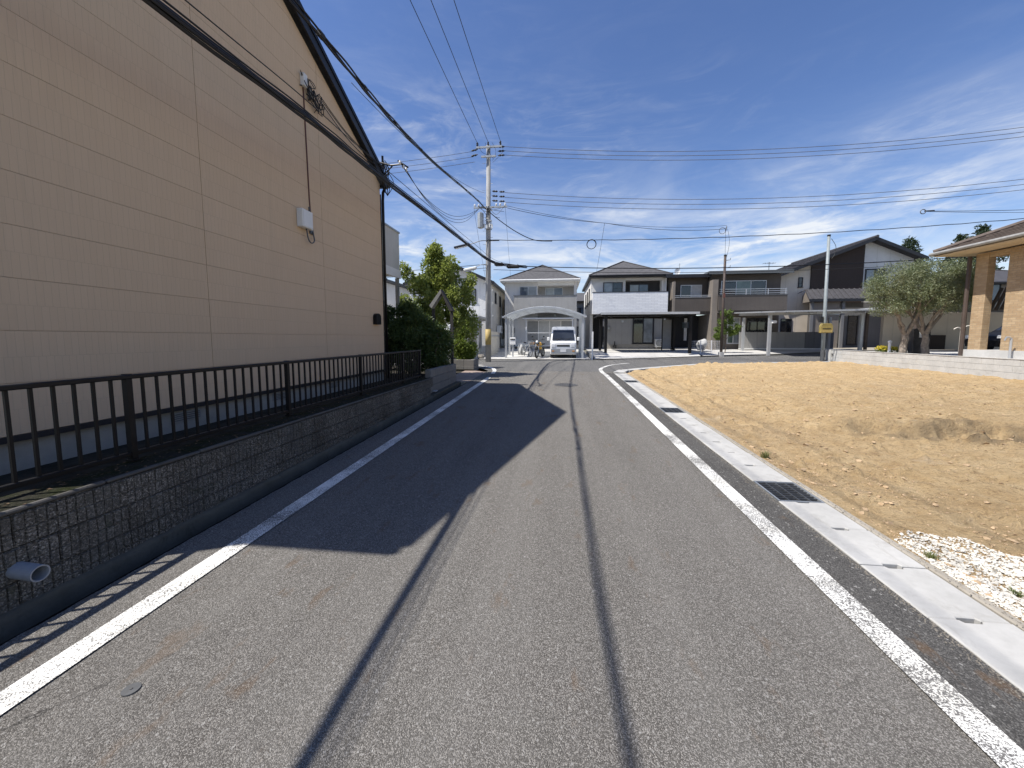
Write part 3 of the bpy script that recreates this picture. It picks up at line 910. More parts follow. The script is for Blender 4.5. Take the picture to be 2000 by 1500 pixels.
fence = thing('railing_fence', 'black metal railing fence with upright bars beside the beige building', 'fence', (-3.4, 5, .615))
bx('top_rail', 'black_paint', fence, -3.43, -3.37, -.8, 9.25, 1.275, 1.31, bevel=.006)
bx('bottom_rail', 'black_paint', fence, -3.418, -3.382, -.8, 9.24, .655, .69, bevel=.004)
BAR = MB().box(-.009, .009, -.009, .009, 0, .586); BAR = mesh_from('bar', BAR.v, BAR.f, 'black_paint')
PY = [-.98 + .0, .85, 2.68, 4.51, 6.34, 8.17]
POST = MB().box(-.022, .022, -.022, .022, 0, .70).box(-.035, .035, -.03, .03, 0, .012); POST = mesh_from('post', POST.v, POST.f, 'black_paint')
for py in PY[1:] + [9.22]:
    link('post', POST, fence, (0, py - 5, 0))
for a, c_ in zip(PY, PY[1:] + []):
    for i in range(1, 16):
        link('bar', BAR, fence, (0, a + i * (c_ - a) / 16 - 5, .075))
for i in range(1, 10): link('bar', BAR, fence, (0, 8.17 + i * .105 - 5, .075))

# plain end wall and the wall across the entry
pw = thing('garden_wall', 'plain weathered concrete block wall in front of the dark shrubs', 'wall', (-3.3, 10.6, .1))
for c_ in range(4):
    y = 9.44 - (.2 if c_ % 2 else 0)
    while y < 11.9:
        y0, y1 = max(9.44, y), min(11.9, y + .4)
        if y1 - y0 > .05: bx('block', 'concrete_plain', pw, -3.345, -3.205, y0 + .003, y1 - .003, .80 - .2 * (c_ + 1) + .003, .80 - .2 * c_ - .003, bevel=.004)
        y += .4
bx('spout', 'pvc_grey', pw, -3.23, -3.12, 9.55, 9.75, .22, .25, bevel=.006)
w2 = thing('corner_wall', 'short stone-faced corner wall beyond the paved entry', 'wall', (-4.2, 15.7, .25))
for c_ in range(2):
    for i in range(5):
        x1 = -3.42 - i * .42; bx('block', 'concrete_plain', w2, x1 - .414, x1, 15.42 + .01 * c_, 15.58 + .01 * c_, .24 + c_ * .24, .474 + c_ * .24, bevel=.008)
    for i in range(3):
        y0 = 15.60 + i * .27; bx('block', 'concrete_plain', w2, -3.60, -3.425, y0, y0 + .264, .24 + c_ * .24, .474 + c_ * .24, bevel=.008)

# ------------------------------------------------------------------ beige building
ap = thing('apartment_building', 'tall beige panelled gable-ended building in shade on the left', 'building', (-4.7, 5.7, .45))
WX = -4.70; Y0, Y1 = 1.55, 10.07; YP = 5.70; ZE = 5.77; ZP = 7.98; YN = 1.22
sl = (ZP - ZE) / (10.27 - YP)
def gable_top(y): return ZP - .26 - sl * abs(y - YP)
def clip(poly, nx, ny, d):
    out = []
    for i, p in enumerate(poly):
        q2 = poly[(i + 1) % len(poly)]
        a = nx * p[0] + ny * p[1] - d; e = nx * q2[0] + ny * q2[1] - d
        if a <= 0: out.append(p)
        if a * e < 0:
            t = a / (a - e); out.append((p[0] + (q2[0] - p[0]) * t, p[1] + (q2[1] - p[1]) * t))
    return out
hn = ZP - .26
# core volume
core = [(Y0, .70), (Y1, .70), (Y1, gable_top(Y1)), (YP, hn), (Y0, gable_top(Y0))]
part('wall', 'siding_beige', ap, lambda b: b.prism([(-14.0, y, z) for y, z in core], (14.0 - 4.718, 0, 0)))
seams = [Y0, 2.13, 4.79, 7.45, Y1]
g = .0015
for s0, s1 in zip(seams[:-1], seams[1:]):
    z = .755
    while z < hn:
        poly = [(s0 + .0035, z + g), (s1 - .0035, z + g), (s1 - .0035, z + .455 - g), (s0 + .0035, z + .455 - g)]
        poly = clip(poly, sl, 1, hn + sl * YP); poly = clip(poly, -sl, 1, hn - sl * YP)
        if len(poly) >= 3:
            b = MB(); b.prism([(-4.717, y, zz2) for y, zz2 in poly], (.017, 0, 0)); b.build('panel', 'siding_beige', ap)
        z += .455
bx('foundation', 'foundation', ap, -14.0, -4.735, Y0 + .02, Y1 - .02, .2, .70)
bx('flashing', 'black_trim', ap, -4.73, -4.672, Y0 - .01, Y1 + .01, .70, .752)
for y in (2.3, 4.38, 6.1, 7.7):
    v_ = bx('floor_vent', 'shutter_grey', ap, -4.737, -4.722, y - .2, y + .2, .55, .67)
    for k in range(4): bx('slat', 'steel_dark', v_, -4.722, -4.716, y - .18, y + .18, .563 + k * .025, .575 + k * .025)
# roof slabs, rake boards, gutter
for sgn in (-1, 1):
    ye = 10.27 if sgn > 0 else YN
    ze = ZP - sl * abs(ye - YP)
    pr = [(YP, ZP), (ye, ze), (ye, ze - .12), (YP, ZP - .12)]
    part('roof', 'roof_slate', ap, lambda b: b.prism([(-14.3, y, z) for y, z in pr], (14.3 - 4.60, 0, 0)))
    pr2 = [(YP, ZP + .015), (ye, ze + .015), (ye, ze - .24), (YP, ZP - .24)]
    part('rake_board', 'black_trim', ap, lambda b: b.prism([(-4.60, y, z) for y, z in pr2], (.03, 0, 0)))
    part('rake_strip', 'black_paint', ap, lambda b: b.prism([(-4.57, y, z) for y, z in [(YP, ZP + .03), (ye, ze + .03), (ye, ze - .06), (YP, ZP - .06)]], (.02, 0, 0)))
    part('gutter', 'black_paint', ap, lambda b: b.box(-14.3, -4.55, min(ye, ye + sgn * .08), max(ye, ye + sgn * .08), ze - .18, ze - .07))
part('downpipe', 'black_paint', ap, lambda b: b.tube([(-4.66, Y1 + .24, 5.6), (-4.66, Y1 + .10, 5.42), (-4.66, Y1 + .07, 5.2), (-4.66, Y1 + .07, .5)], .038, 10), smooth=True)
part('corner_trim', 'black_trim', ap, lambda b: b.box(-4.73, -4.685, Y1 + .002, Y1 + .03, .755, 5.35))
# vent hood
def arch(b, x, y, z, w, h, d):
    n = 8; pl = [(y - w / 2, z - h / 2), (y + w / 2, z - h / 2)]
    for i in range(n + 1):
        t = math.pi * i / n; pl.append((y + w / 2 * math.cos(t), z + h * .18 + h * .36 * math.sin(t)))
    b.prism([(x, p, q_) for p, q_ in pl], (d, 0, 0))
part('vent_hood', 'black_paint', ap, lambda b: arch(b, -4.70, 9.60, 2.08, .26, .27, .10), bevel=.004)
# junction box, conduit, cable cluster high on the wall
jb = bx('junction_box', 'white_plastic', ap, -4.70, -4.58, 6.68, 6.98, 3.60, 3.92, bevel=.01)
bx('lid', 'white_plastic', jb, -4.58, -4.573, 6.70, 6.96, 3.62, 3.90, bevel=.002)
part('conduit', 'red_conduit', ap, lambda b: b.tube([(-4.69, 7.02, 6.2), (-4.69, 7.04, 5.2), (-4.69, 7.06, 4.2), (-4.69, 7.10, 3.62)], .012, 6), smooth=True)
part('cover_plate', 'steel_dark', ap, lambda b: b.prism([(-4.698, 7.03, 4.05), (-4.698, 7.13, 3.56), (-4.698, 7.02, 3.56)], (.03, 0, 0)))
part('cable_loop', 'cable_grey', ap, lambda b: b.tube(smooth_line([(-4.64, 6.86, 3.6), (-4.62, 6.88, 3.42), (-4.62, 6.97, 3.37), (-4.63, 7.07, 3.44), (-4.66, 7.08, 3.6)], 5), .012, 6), smooth=True)
bx('meter_box', 'white_plastic', ap, -4.70, -4.62, 6.95, 7.06, 6.16, 6.38, bevel=.008)
bx('meter_box', 'slab_grey', ap, -4.70, -4.63, 7.14, 7.23, 6.04, 6.22, bevel=.008)
def coil(b):
    for k in range(9):
        c = Vector((-4.62 + random.uniform(-.03, .03), 7.22 + random.uniform(-.16, .22), 6.08 + random.uniform(-.14, .16)))
        pts = [c + Vector((random.gauss(0, .03), random.gauss(0, .10), random.gauss(0, .11))) for _ in range(6)]
        b.tube(smooth_line(pts, 4), .007, 5)
part('cable_coil', 'cable_black', ap, coil)
for k, (dy, dz) in enumerate(((0, 0), (.05, .03), (.1, -.08))):
    part('wall_cable', 'cable_black', ap, lambda b: b.tube(smooth_line([(-4.62, 7.35 + dy, 6.22 + dz), (-4.60, 8.3, 6.02 + dz - .03), (-4.57, 9.3, 5.93 + dz), (-4.5, 9.98, 5.98)], 5), .008, 5))
# corner bracket that carries the service wires
def brk(b):
    b.tube([(-4.66, 10.0, 6.12), (-4.35, 9.98, 6.02), (-3.98, 9.9, 6.0)], .022, 8)
    b.tube([(-4.66, 10.05, 5.75), (-4.3, 9.98, 6.0)], .016, 8)
    b.tube([(-4.60, 10.1, 5.45), (-4.60, 10.06, 6.3)], .03, 8)
    b.tube([(-4.05, 9.75, 6.02), (-3.95, 10.15, 6.02)], .02, 8)
part('service_bracket', 'black_paint', ap, brk)
for yv in (9.75, 9.95, 10.15):
    part('insulator', 'white_plastic', ap, lambda b: b.tube([(-4.0, yv, 6.02), (-4.0, yv, 5.98), (-4.0, yv, 5.96), (-4.0, yv, 5.92)], [.02, .035, .035, .02], 8))
part('bracket_cables', 'cable_black', ap, lambda b: [b.tube(smooth_line([(-4.55 + random.gauss(0, .03), 10.02 + random.gauss(0, .05), 6.15), (-4.48 + random.gauss(0, .05), 10.05 + random.gauss(0, .1), 5.9), (-4.5 + random.gauss(0, .06), 10.1 + random.gauss(0, .1), 5.6), (-4.55, 10.2, 5.35)], 4), .009, 5) for _ in range(7)])
# balcony on the far side
bal = bx('balcony', 'balcony_panel', ap, -9.0, -5.24, 10.13, 12.55, 3.62, 3.80)
for i in range(9):
    y0 = 11.32 + i * .137; bx('board', 'balcony_panel', bal, -5.28, -5.25, y0 + .002, y0 + .134, 3.82, 5.0)
bx('rail', 'steel_galv', bal, -5.31, -5.22, 11.3, 12.58, 5.0, 5.05)
bx('fascia', 'white_trim', bal, -5.30, -5.225, 10.12, 12.58, 3.55, 3.81)
bx('front', 'balcony_panel', bal, -9.0, -5.28, 12.52, 12.56, 3.81, 5.0)
part('balcony_post', 'steel_galv', ap, lambda b: b.box(-5.36, -5.26, 12.42, 12.52, .3, 3.55))

# ------------------------------------------------------------------ vegetation helpers
def foliage(name, m, parent, clusters, n, size, seed, asp=2.0, droop=.2, shell=.5):
    """leaf blades spread in ellipsoid clumps; each blade is two triangles folded along its rib"""
    r = np.random.default_rng(seed)
    cl = np.array(clusters, float)
    vol = (cl[:, 3] * cl[:, 4] * cl[:, 5]) ** .72; w = vol / vol.sum()
    k = r.choice(len(cl), n, p=w)
    d = r.normal(size=(n, 3)); d /= np.linalg.norm(d, axis=1)[:, None]
    rad = (shell + (1 - shell) * r.random(n)) ** .7
    P_ = cl[k, :3] + d * cl[k, 3:6] * rad[:, None] * (1 + .12 * r.normal(size=n))[:, None]
    dirn = d * .7 + r.normal(size=(n, 3)) * .75; dirn[:, 2] -= droop
    dirn /= np.linalg.norm(dirn, axis=1)[:, None]
    up = r.normal(size=(n, 3)); side = np.cross(dirn, up); side /= np.linalg.norm(side, axis=1)[:, None]
    nrm = np.cross(side, dirn)
    L = size * (.65 + .7 * r.random(n))[:, None]; Wd = L / asp / 2
    a = P_; t = P_ + dirn * L; mid = P_ + dirn * L * .5
    l_ = mid + side * Wd + nrm * Wd * .35; rr = mid - side * Wd + nrm * Wd * .35
    V = np.stack([a, l_, t, rr], 1).reshape(-1, 3)
    inv = np.array(WM[parent].inverted()); V = V @ inv[:3, :3].T + inv[:3, 3]
    me = bpy.data.meshes.new(name); me.vertices.add(len(V)); me.vertices.foreach_set('co', V.ravel())
    idx = (np.arange(n)[:, None] * 4 + np.array([0, 1, 2, 0, 2, 3])).ravel()
    me.loops.add(len(idx)); me.loops.foreach_set('vertex_index', idx)
    me.polygons.add(2 * n); me.polygons.foreach_set('loop_start', np.arange(2 * n) * 3)
    me.materials.append(mat(m)); me.update(calc_edges=True); me.validate()
    o = link(name, me, parent); WM[o] = WM[parent]; return o
def blob_clusters(boxes, n, rmin, rmax, seed):
    r = random.Random(seed); out = []
    for i in range(n):
        cx, cy, cz, ax, ay, az = r.choice(boxes) if not isinstance(boxes[0], (int, float)) else boxes
        while True:
            u = [r.uniform(-1, 1) for _ in range(3)]
            if .25 < sum(t * t for t in u) < 1: break
        q_ = r.uniform(rmin, rmax)
        out.append((cx + u[0] * ax, cy + u[1] * ay, cz + u[2] * az, q_, q_, q_ * r.uniform(.7, 1.1)))
    return out

# tall sunlit broadleaf tree
t = thing('garden_tree', 'tall bright green leafy tree rising above the dark shrubs', 'tree', (-4.35, 13.3, .30))
cl = []
rr_ = random.Random(3)
spine = [(-4.2, 4.25, .28), (-4.1, 3.8, .45), (-4.25, 3.35, .78), (-4.2, 2.85, 1.05), (-4.25, 2.3, 1.15), (-4.5, 1.8, .95), (-4.6, 1.3, .6)]
for (sxv, szv, rad) in spine:
    for _ in range(int(6 + rad * 17)):
        a = rr_.uniform(0, 6.28); q_ = rad * rr_.uniform(.35, 1.0)
        s_ = rr_.uniform(.12, .26)
        cl.append((sxv + q_ * math.cos(a), 13.3 + q_ * math.sin(a) * .85, szv + rr_.uniform(-.22, .28), s_, s_, s_ * 1.25))
for (sxv, szv) in ((-5.35, 3.95), (-5.2, 3.75), (-5.05, 3.55), (-4.95, 3.3), (-3.05, 3.62), (-3.2, 3.45), (-3.35, 3.2), (-4.25, 4.6), (-4.15, 4.45), (-4.4, 4.4), (-3.75, 4.2), (-3.7, 4.0), (-2.95, 2.1), (-3.0, 1.8), (-3.1, 2.4), (-5.4, 2.9), (-3.1, 2.9), (-5.25, 2.5)):
    cl.append((sxv, 13.3 + rr_.uniform(-.3, .3), szv, .2, .2, .24))
foliage('crown', 'leaf_bright', t, cl, 34000, .10, 5, 1.9, .05, .3)
def trunk(b, base, top, r0, r1, n=7, wob=.04):
    pts = []; rs = []
    for i in range(n + 1):
        f = i / n; p = Vector(base).lerp(Vector(top), f) + Vector((random.gauss(0, wob), random.gauss(0, wob), 0)) * (f > 0)
        pts.append(p); rs.append(r0 + (r1 - r0) * f)
    b.tube(pts, rs, 8)
def tk(b):
    trunk(b, (-4.35, 13.3, .25), (-4.2, 13.3, 4.3), .09, .015)
    for z, dx, dz in ((1.2, -.9, .8), (1.5, .95, .5), (1.9, -.8, 1.0), (2.2, .8, .9), (2.6, -.9, 1.2), (2.9, .7, .7), (1.0, .9, .5)):
        trunk(b, (-4.3, 13.3, z), (-4.3 + dx, 13.3 + random.uniform(-.6, .6), z + dz), .035, .008, 5)
part('trunk', 'bark', t, tk)
# dark shrub mass in the shade of the building: three shrubs
def shrub(label, x, y, z, rx, ry, h, n, seed, m, leafs=.075):
    s_ = thing('shrub', label, 'shrub', (x, y, z), group='shrubs behind the garden wall')
    c_ = blob_clusters([(x, y, z + h * .52, rx * .82, ry * .82, h * .45)], int(40 + 30 * rx), .14, .26, seed)
    foliage('crown', m, s_, c_, n, leafs, seed, 2.0, .1, .25)
    def st(b):
        for i in range(6):
            a = i * 1.05; trunk(b, (x + .1 * math.cos(a), y + .1 * math.sin(a), z), (x + rx * .6 * math.cos(a), y + ry * .6 * math.sin(a), z + h * .75), .03, .006, 5)
    part('stems', 'bark', s_, st)
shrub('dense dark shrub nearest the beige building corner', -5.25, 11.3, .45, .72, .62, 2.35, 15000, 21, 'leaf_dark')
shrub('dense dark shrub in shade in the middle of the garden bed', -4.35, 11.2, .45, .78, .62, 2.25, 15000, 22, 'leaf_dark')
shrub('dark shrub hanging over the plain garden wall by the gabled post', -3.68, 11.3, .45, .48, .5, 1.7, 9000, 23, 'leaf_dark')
shrub('lime green bush behind the short corner wall', -3.98, 16.25, .33, .66, .5, 2.15, 11000, 24, 'leaf_lime', .08)

# gabled post
gp = thing('gabled_post', 'dark post with a small open gabled top among the shrubs', 'post', (-3.45, 11.95, .22))
for x in (-3.345, -3.93): bx('post', 'wood_dark', gp, x - .04, x + .04, 11.93, 12.01, .22, 2.5)
part('roof_slab', 'slab_grey', gp, lambda b: b.beam((-4.0, 11.97, 2.56), (-3.655, 11.97, 3.06), .26, .075, (0, 1, 0)) if False else b.prism([(-4.03, 11.84, 2.60), (-3.95, 11.84, 2.52), (-3.63, 11.84, 2.98), (-3.65, 11.84, 3.10)], (0, .26, 0)))
part('roof_slab', 'wood_dark', gp, lambda b: b.prism([(-3.648, 11.84, 3.10), (-3.628, 11.84, 2.97), (-3.38, 11.84, 2.42), (-3.27, 11.84, 2.44)], (0, .26, 0)))
# ------------------------------------------------------------------ lots across the street
def lot(name, A, B, m='concrete_lot', n=1):
    return ruled(name, A, B, m, n)
lot('driveway', [(-14, 21.7, .40), (-3.5, 21.85, .40), (1.72, 21.95, .42)], [(-14, 30, .85), (-3.5, 30, .85), (1.72, 30, .85)], n=3)
lot('driveway', [(1.95, 21.95, .43), (4.4, 22.45, .48), (8.1, 23.5, .56)], [(1.95, 23.4, .71), (4.4, 23.6, .72), (8.1, 24.3, .74)])
lot('driveway', [(1.95, 23.4, .71), (4.4, 23.6, .72), (8.1, 24.3, .74)], [(1.95, 34, .82), (4.4, 34, .82), (8.1, 34, .82)])
lot('driveway', [(8.3, 23.6, .58), (12.5, 24.95, .63), (18.2, 26.9, .80)], [(8.3, 34, .95), (12.5, 34, .97), (18.2, 34, 1.02)])
lot('yard', [(18.2, 26.9, .80), (26, 29.4, .9), (40, 34, 1.0)], [(18.2, 46, 1.05), (26, 46, 1.05), (40, 46, 1.1)], 'concrete_kerb')
lot('yard', [(1.72, 21.95, .36), (1.95, 21.98, .36)], [(1.72, 34, .7), (1.95, 34, .7)], 'concrete_kerb')
lot('yard', [(8.1, 23.5, .45), (8.3, 23.6, .45)], [(8.1, 34, .7), (8.3, 34, .7)], 'concrete_kerb')

# ------------------------------------------------------------------ house parts
def window(parent, x0, x1, z0, z1, y, frame='black_trim', n=2, pane='glass_dark', t=.05, sill=True, axis='y', d=1):
    """window in a wall facing -y (axis y) or facing -x/+x (axis x, d=-1/+1); window > pane"""
    def P3(u, w, z):      # u along wall, w outwards
        return (u, y - w, z) if axis == 'y' else (y + d * w, u, z)
    def slab(b, u0, u1, w0, w1, za, zb):
        p = P3(u0, w0, za); q_ = P3(u1, w1, zb)
        b.box(min(p[0], q_[0]), max(p[0], q_[0]), min(p[1], q_[1]), max(p[1], q_[1]), za, zb)
    b = MB()
    slab(b, x0, x0 + t, 0, .06, z0, z1); slab(b, x1 - t, x1, 0, .06, z0, z1)
    slab(b, x0 + t, x1 - t, 0, .06, z0, z0 + t); slab(b, x0 + t, x1 - t, 0, .06, z1 - t, z1)
    w = (x1 - x0 - 2 * t) / n
    for i in range(1, n):
        u = x0 + t + w * i; slab(b, u - t * .45, u + t * .45, 0, .05, z0 + t, z1 - t)
    if sill: slab(b, x0 - .04, x1 + .04, 0, .09, z0 - .03, z0 - .002)
    o = b.build('window', frame, parent)
    for i in range(n):
        u = x0 + t + w * i + t * .3
        pm = pane[i % len(pane)] if isinstance(pane, (list, tuple)) else pane
        b = MB(); slab(b, u, x0 + t + w * (i + 1) - t * .3, .004, .018 + .012 * (i % 2), z0 + t * .7, z1 - t * .7); b.build('pane', pm, o)
    return o
def hip_roof(parent, x0, x1, y0, y1, ze, rx0, rx1, ry0, ry1, zr, m, th=.12, fascia='white_trim'):
    A = [(x0, y0, ze), (x1, y0, ze), (x1, y1, ze), (x0, y1, ze)]
    if abs(rx0 - rx1) < .05: ridge = [((rx0 + rx1) / 2, ry0, zr), ((rx0 + rx1) / 2, ry1, zr)]
    else: ridge = [(rx0, (ry0 + ry1) / 2, zr), (rx1, (ry0 + ry1) / 2, zr)]
    b = MB()
    if ry1 - ry0 > abs(rx1 - rx0):
        v = A + [((rx0 + rx1) / 2, ry0, zr), ((rx0 + rx1) / 2, ry1, zr)]
        f = [(0, 1, 4), (1, 2, 5, 4), (2, 3, 5), (3, 0, 4, 5), (0, 3, 2, 1)]
    else:
        v = A + [(rx0, (ry0 + ry1) / 2, zr), (rx1, (ry0 + ry1) / 2, zr)]
        f = [(0, 1, 5, 4), (1, 2, 5), (2, 3, 4, 5), (3, 0, 4), (0, 3, 2, 1)]
    b.add(v, f); r_ = b.build('roof', m, parent)
    b = MB().box(x0 - .01, x1 + .01, y0 - .01, y1 + .01, ze - th, ze - .001); b.build('fascia', fascia, r_)
    b = MB()
    for p in A[:2] if ry1 - ry0 > abs(rx1 - rx0) else A[:4]:
        q_ = min(v[4:], key=lambda w: (Vector(w) - Vector(p)).length)
        b.beam(Vector(p) + Vector((0, 0, .02)), Vector(q_) + Vector((0, 0, .03)), .12, .05)
    b.build('hip_cap', m, r_)
    part('gutter', fascia, r_, lambda bb: bb.tube([(x0, y0 - .05, ze - .05), (x1, y0 - .05, ze - .05)], .05, 6))
    return r_

# ---- house behind the tree
ha = thing('house', 'white house with black shed roof behind the bright green tree', 'house', (-6.5, 26, .85))
part('wall', 'wall_pale', ha, lambda b: b.prism([(-10.2, 26, .5), (-4.55, 26, .5), (-4.55, 26, 5.28), (-7.3, 26, 6.5), (-10.2, 26, 5.3)], (0, .2, 0)))
part('wall', 'wall_offwhite', ha, lambda b: b.prism([(-4.75, 26.202, .5), (-4.75, 36, .5), (-4.75, 36, 5.19), (-4.75, 26.202, 5.19)], (.2, 0, 0)))
part('wall', 'wall_pale', ha, lambda b: b.box(-10.2, -10.0, 26.202, 36, .5, 5.2))
for xs_ in ((-7.3, -4.25), (-7.3, -10.5)):
    (xa, xb) = xs_
    part('roof', 'roof_metal', ha, lambda b: b.prism([(xa, 25.6, 6.62), (xb, 25.6, 5.27), (xb, 25.6, 5.13), (xa, 25.6, 6.48)], (0, 11, 0)))
    part('rake_board', 'black_trim', ha, lambda b: b.prism([(xa, 25.55, 6.64), (xb, 25.55, 5.29), (xb, 25.55, 5.08), (xa, 25.55, 6.43)], (0, .05, 0)))
window(ha, -6.72, -6.18, 4.12, 4.86, 26, 'black_trim', 1, 'glass_pale'); window(ha, -6.1, -5.56, 4.12, 4.86, 26, 'black_trim', 1, 'glass_pale')
window(ha, -8.6, -7.4, 4.12, 4.86, 26, 'black_trim', 2, 'glass_dark')
for y_, z_ in ((27.5, 4.05), (29.6, 4.0), (32, 4.0), (28.5, 1.6)): window(ha, y_, y_ + .5, z_, z_ + .75, -4.55, 'black_trim', 1, 'glass_dark', axis='x', d=1)
part('downpipe', 'white_trim', ha, lambda b: b.tube([(-4.5, 30.5, 5.1), (-4.5, 30.5, .6)], .04, 6))
bx('door', 'wall_slate', ha, -6.3, -5.3, 25.95, 25.998, .9, 2.95)
for i, y_ in enumerate((28.2, 30.2)):
    ac = bx('air_conditioner', 'white_plastic', ha, -4.52, -4.2, y_, y_ + .8, 1.95 - i * 1.0, 2.5 - i * 1.0, bevel=.015)
    part('fan_grille', 'steel_dark', ac, lambda b: b.ring((-4.19, y_ + .35, 2.22 - i * 1.0), (1, 0, 0), .17, .02))
cpA = thing('carport', 'grey flat carport in front of the white house behind the tree', 'carport', (-7, 24, .5))
for x in (-4.75, -9.2):
    for y in (22.6, 26.0 - .6): bx('post', 'aluminium', cpA, x - .055, x + .055, y - .055, y + .055, .38, 2.72)
bx('roof', 'aluminium', cpA, -9.4, -4.6, 22.3, 25.55, 2.80, 2.88); bx('beam', 'aluminium', cpA, -9.35, -4.65, 22.53, 22.67, 2.68, 2.798); bx('beam', 'aluminium', cpA, -9.35, -4.65, 25.33, 25.47, 2.68, 2.798)
gs_ = thing('gate_screen', 'pale screen fence beside the utility pole', 'fence', (-3.9, 23.5, .45))
for i in range(12): bx('slat', 'wall_offwhite', gs_, -4.16 , -4.12, 23.0 + i * .32, 23.3 + i * .32, .5, 2.0)
bx('rail', 'aluminium', gs_, -4.119, -4.08, 23.0, 26.84, 1.7, 1.76)
st_ = thing('kerb_stone', 'rounded pale boulder at the foot of the carport post', 'stone', (-4.5, 22.2, .40))
b = MB().ball((-4.48, 22.15, .50), .22, .18, .17, 10, 6)
for v_ in b.v: v_ += Vector((random.gauss(0, .012), random.gauss(0, .012), random.gauss(0, .012)))
b.build('body', 'concrete_kerb', st_)

# ---- house 1: white and grey, hip roof
h1 = thing('house', 'white and grey two-storey house with hip roof behind the arched carport', 'house', (-1.4, 29.5, .85))
bx('wall', 'wall_white', h1, -4.1, -1.62, 29.5, 30.4, .5, 5.74)
bx('wall', 'wall_grey', h1, -1.618, 1.06, 30.4, 30.6, .5, 5.74)
bx('wall', 'wall_white', h1, 1.06, 1.20, 29.5, 37, .5, 5.74)
bx('wall', 'wall_white', h1, -4.1, -3.9, 30.402, 37, .5, 5.74)
bx('wall', 'wall_grey', h1, -1.618, 1.058, 29.5, 30.398, .5, 3.58)
bx('ceiling', 'white_trim', h1, -1.618, 1.058, 29.5, 30.398, 5.5, 5.739)
hip_roof(h1, -4.38, 1.48, 28.95, 37.5, 5.88, -1.75, -1.05, 32.2, 34.3, 7.45, 'roof_slate', .15, 'white_trim')
bc = bx('balcony', 'wall_grey', h1, -3.27, 1.2, 28.2, 28.35, 3.42, 4.60)
bx('coping', 'steel_dark', bc, -3.30, 1.23, 28.17, 28.38, 4.60, 4.65)
bx('floor', 'white_trim', bc, -3.27, 1.2, 28.352, 29.498, 3.42, 3.55); bx('side', 'wall_grey', bc, -3.27, -3.12, 28.352, 29.498, 3.552, 4.599); bx('side', 'wall_grey', bc, 1.05, 1.2, 28.352, 29.498, 3.552, 4.599)
window(h1, -3.0, -1.68, 3.75, 5.43, 29.5, 'aluminium', 2, ['glass_blue', 'glass_pale'])
window(h1, -1.1, .25, 3.75, 5.45, 30.4, 'aluminium', 2, ['glass_pale', 'glass_blue'])
window(h1, -2.45, 1.02, 1.0, 2.92, 29.5, 'white_trim', 4, ['shutter_grey', 'curtain', 'curtain', 'shutter_grey'], .06)
tr = bx('awning', 'white_trim', h1, -2.65, 1.05, 28.4, 29.44, 2.97, 3.05)
for x in (-2.4, .95): bx('post', 'white_trim', tr, x - .035, x + .035, 28.45, 28.52, .78, 2.969)
bx('rail', 'white_trim', tr, -2.36, .91, 28.46, 28.51, 1.95, 1.99)
part('downpipe', 'white_trim', h1, lambda b: b.tube([(1.24, 29.55, 5.6), (1.24, 29.55, .7)], .035, 6))
bx('foundation', 'foundation', h1, -4.08, 1.18, 29.48, 36.9, .4, 1.0) if False else None
# arched carport
c1 = thing('carport', 'silver carport with arched translucent roof above the white van', 'carport', (-.9, 24.5, .45))
def archz(x): t_ = (x + .87) / 2.3; return 3.33 - .52 * t_ * t_
for y, zb in ((22.55, .40), (24.2, .46), (25.9, .54)):
    for x in (-3.07, 1.33): bx('post', 'aluminium', c1, x - .06, x + .06, y - .06, y + .06, zb, archz(x) - .03)
for y in (22.4, 23.3, 24.2, 25.1, 26.05):
    b = MB(); xs2 = np.linspace(-3.2, 1.46, 15)
    for a, c_ in zip(xs2[:-1], xs2[1:]): b.beam((a, y, archz(a)), (c_, y, archz(c_)), .07, .09)
    b.build('rib', 'aluminium', c1)
xs2 = np.linspace(-3.2, 1.46, 9)
for a, c_ in zip(xs2[:-1], xs2[1:]):
    b = MB(); m2 = (a + c_) / 2
    b.prism([(a + .01, 22.42, archz(a) + .06), (m2, 22.42, archz(m2) + .06), (c_ - .01, 22.42, archz(c_) + .06), (c_ - .01, 22.42, archz(c_) + .066), (m2, 22.42, archz(m2) + .066), (a + .01, 22.42, archz(a) + .066)], (0, 3.6, 0))
    b.build('panel', 'polycarb', c1)
    bx('purlin', 'aluminium', c1, c_ - .02, c_ + .02, 22.38, 26.08, archz(c_) + .07, archz(c_) + .1)
for x in (-3.22, 1.48): bx('gutter_beam', 'aluminium', c1, x - .05, x + .05, 22.35, 26.1, archz(x) - .03, archz(x) + .06)

# ---- house 2: white brick balcony, black recess
h2 = thing('house', 'new white house with black recess and white brick balcony', 'house', (5, 30, .8))
bx('wall', 'wall_pale', h2, 2.34, 4.83, 30, 30.6, 3.4, 6.03)
bx('wall', 'wall_black', h2, 4.832, 7.42, 30.6, 30.8, .6, 6.03)
bx('wall', 'wall_white', h2, 7.42, 7.76, 30, 38, 3.4, 6.03)
bx('wall', 'wall_white', h2, 2.34, 2.55, 30.602, 38.2, .6, 6.03)
bx('wall', 'wall_grey', h2, 3.40, 7.80, 30, 30.598, .8, 3.398)
bx('plinth', 'foundation', h2, 3.42, 7.78, 29.97, 30.5, .5, 1.13)
bx('entrance', 'wall_black', h2, 2.551, 3.399, 31.4, 31.5, .6, 3.39)
bx('ceiling', 'white_trim', h2, 4.832, 7.418, 30, 30.598, 5.85, 6.029)
hip_roof(h2, 2.14, 8.0, 29.4, 38.4, 6.17, 4.85, 5.25, 32.8, 35.4, 7.72, 'roof_slate', .16, 'black_trim')
bc = bx('balcony', 'brick_white', h2, 2.38, 7.62, 29.0, 29.16, 3.34, 4.86)
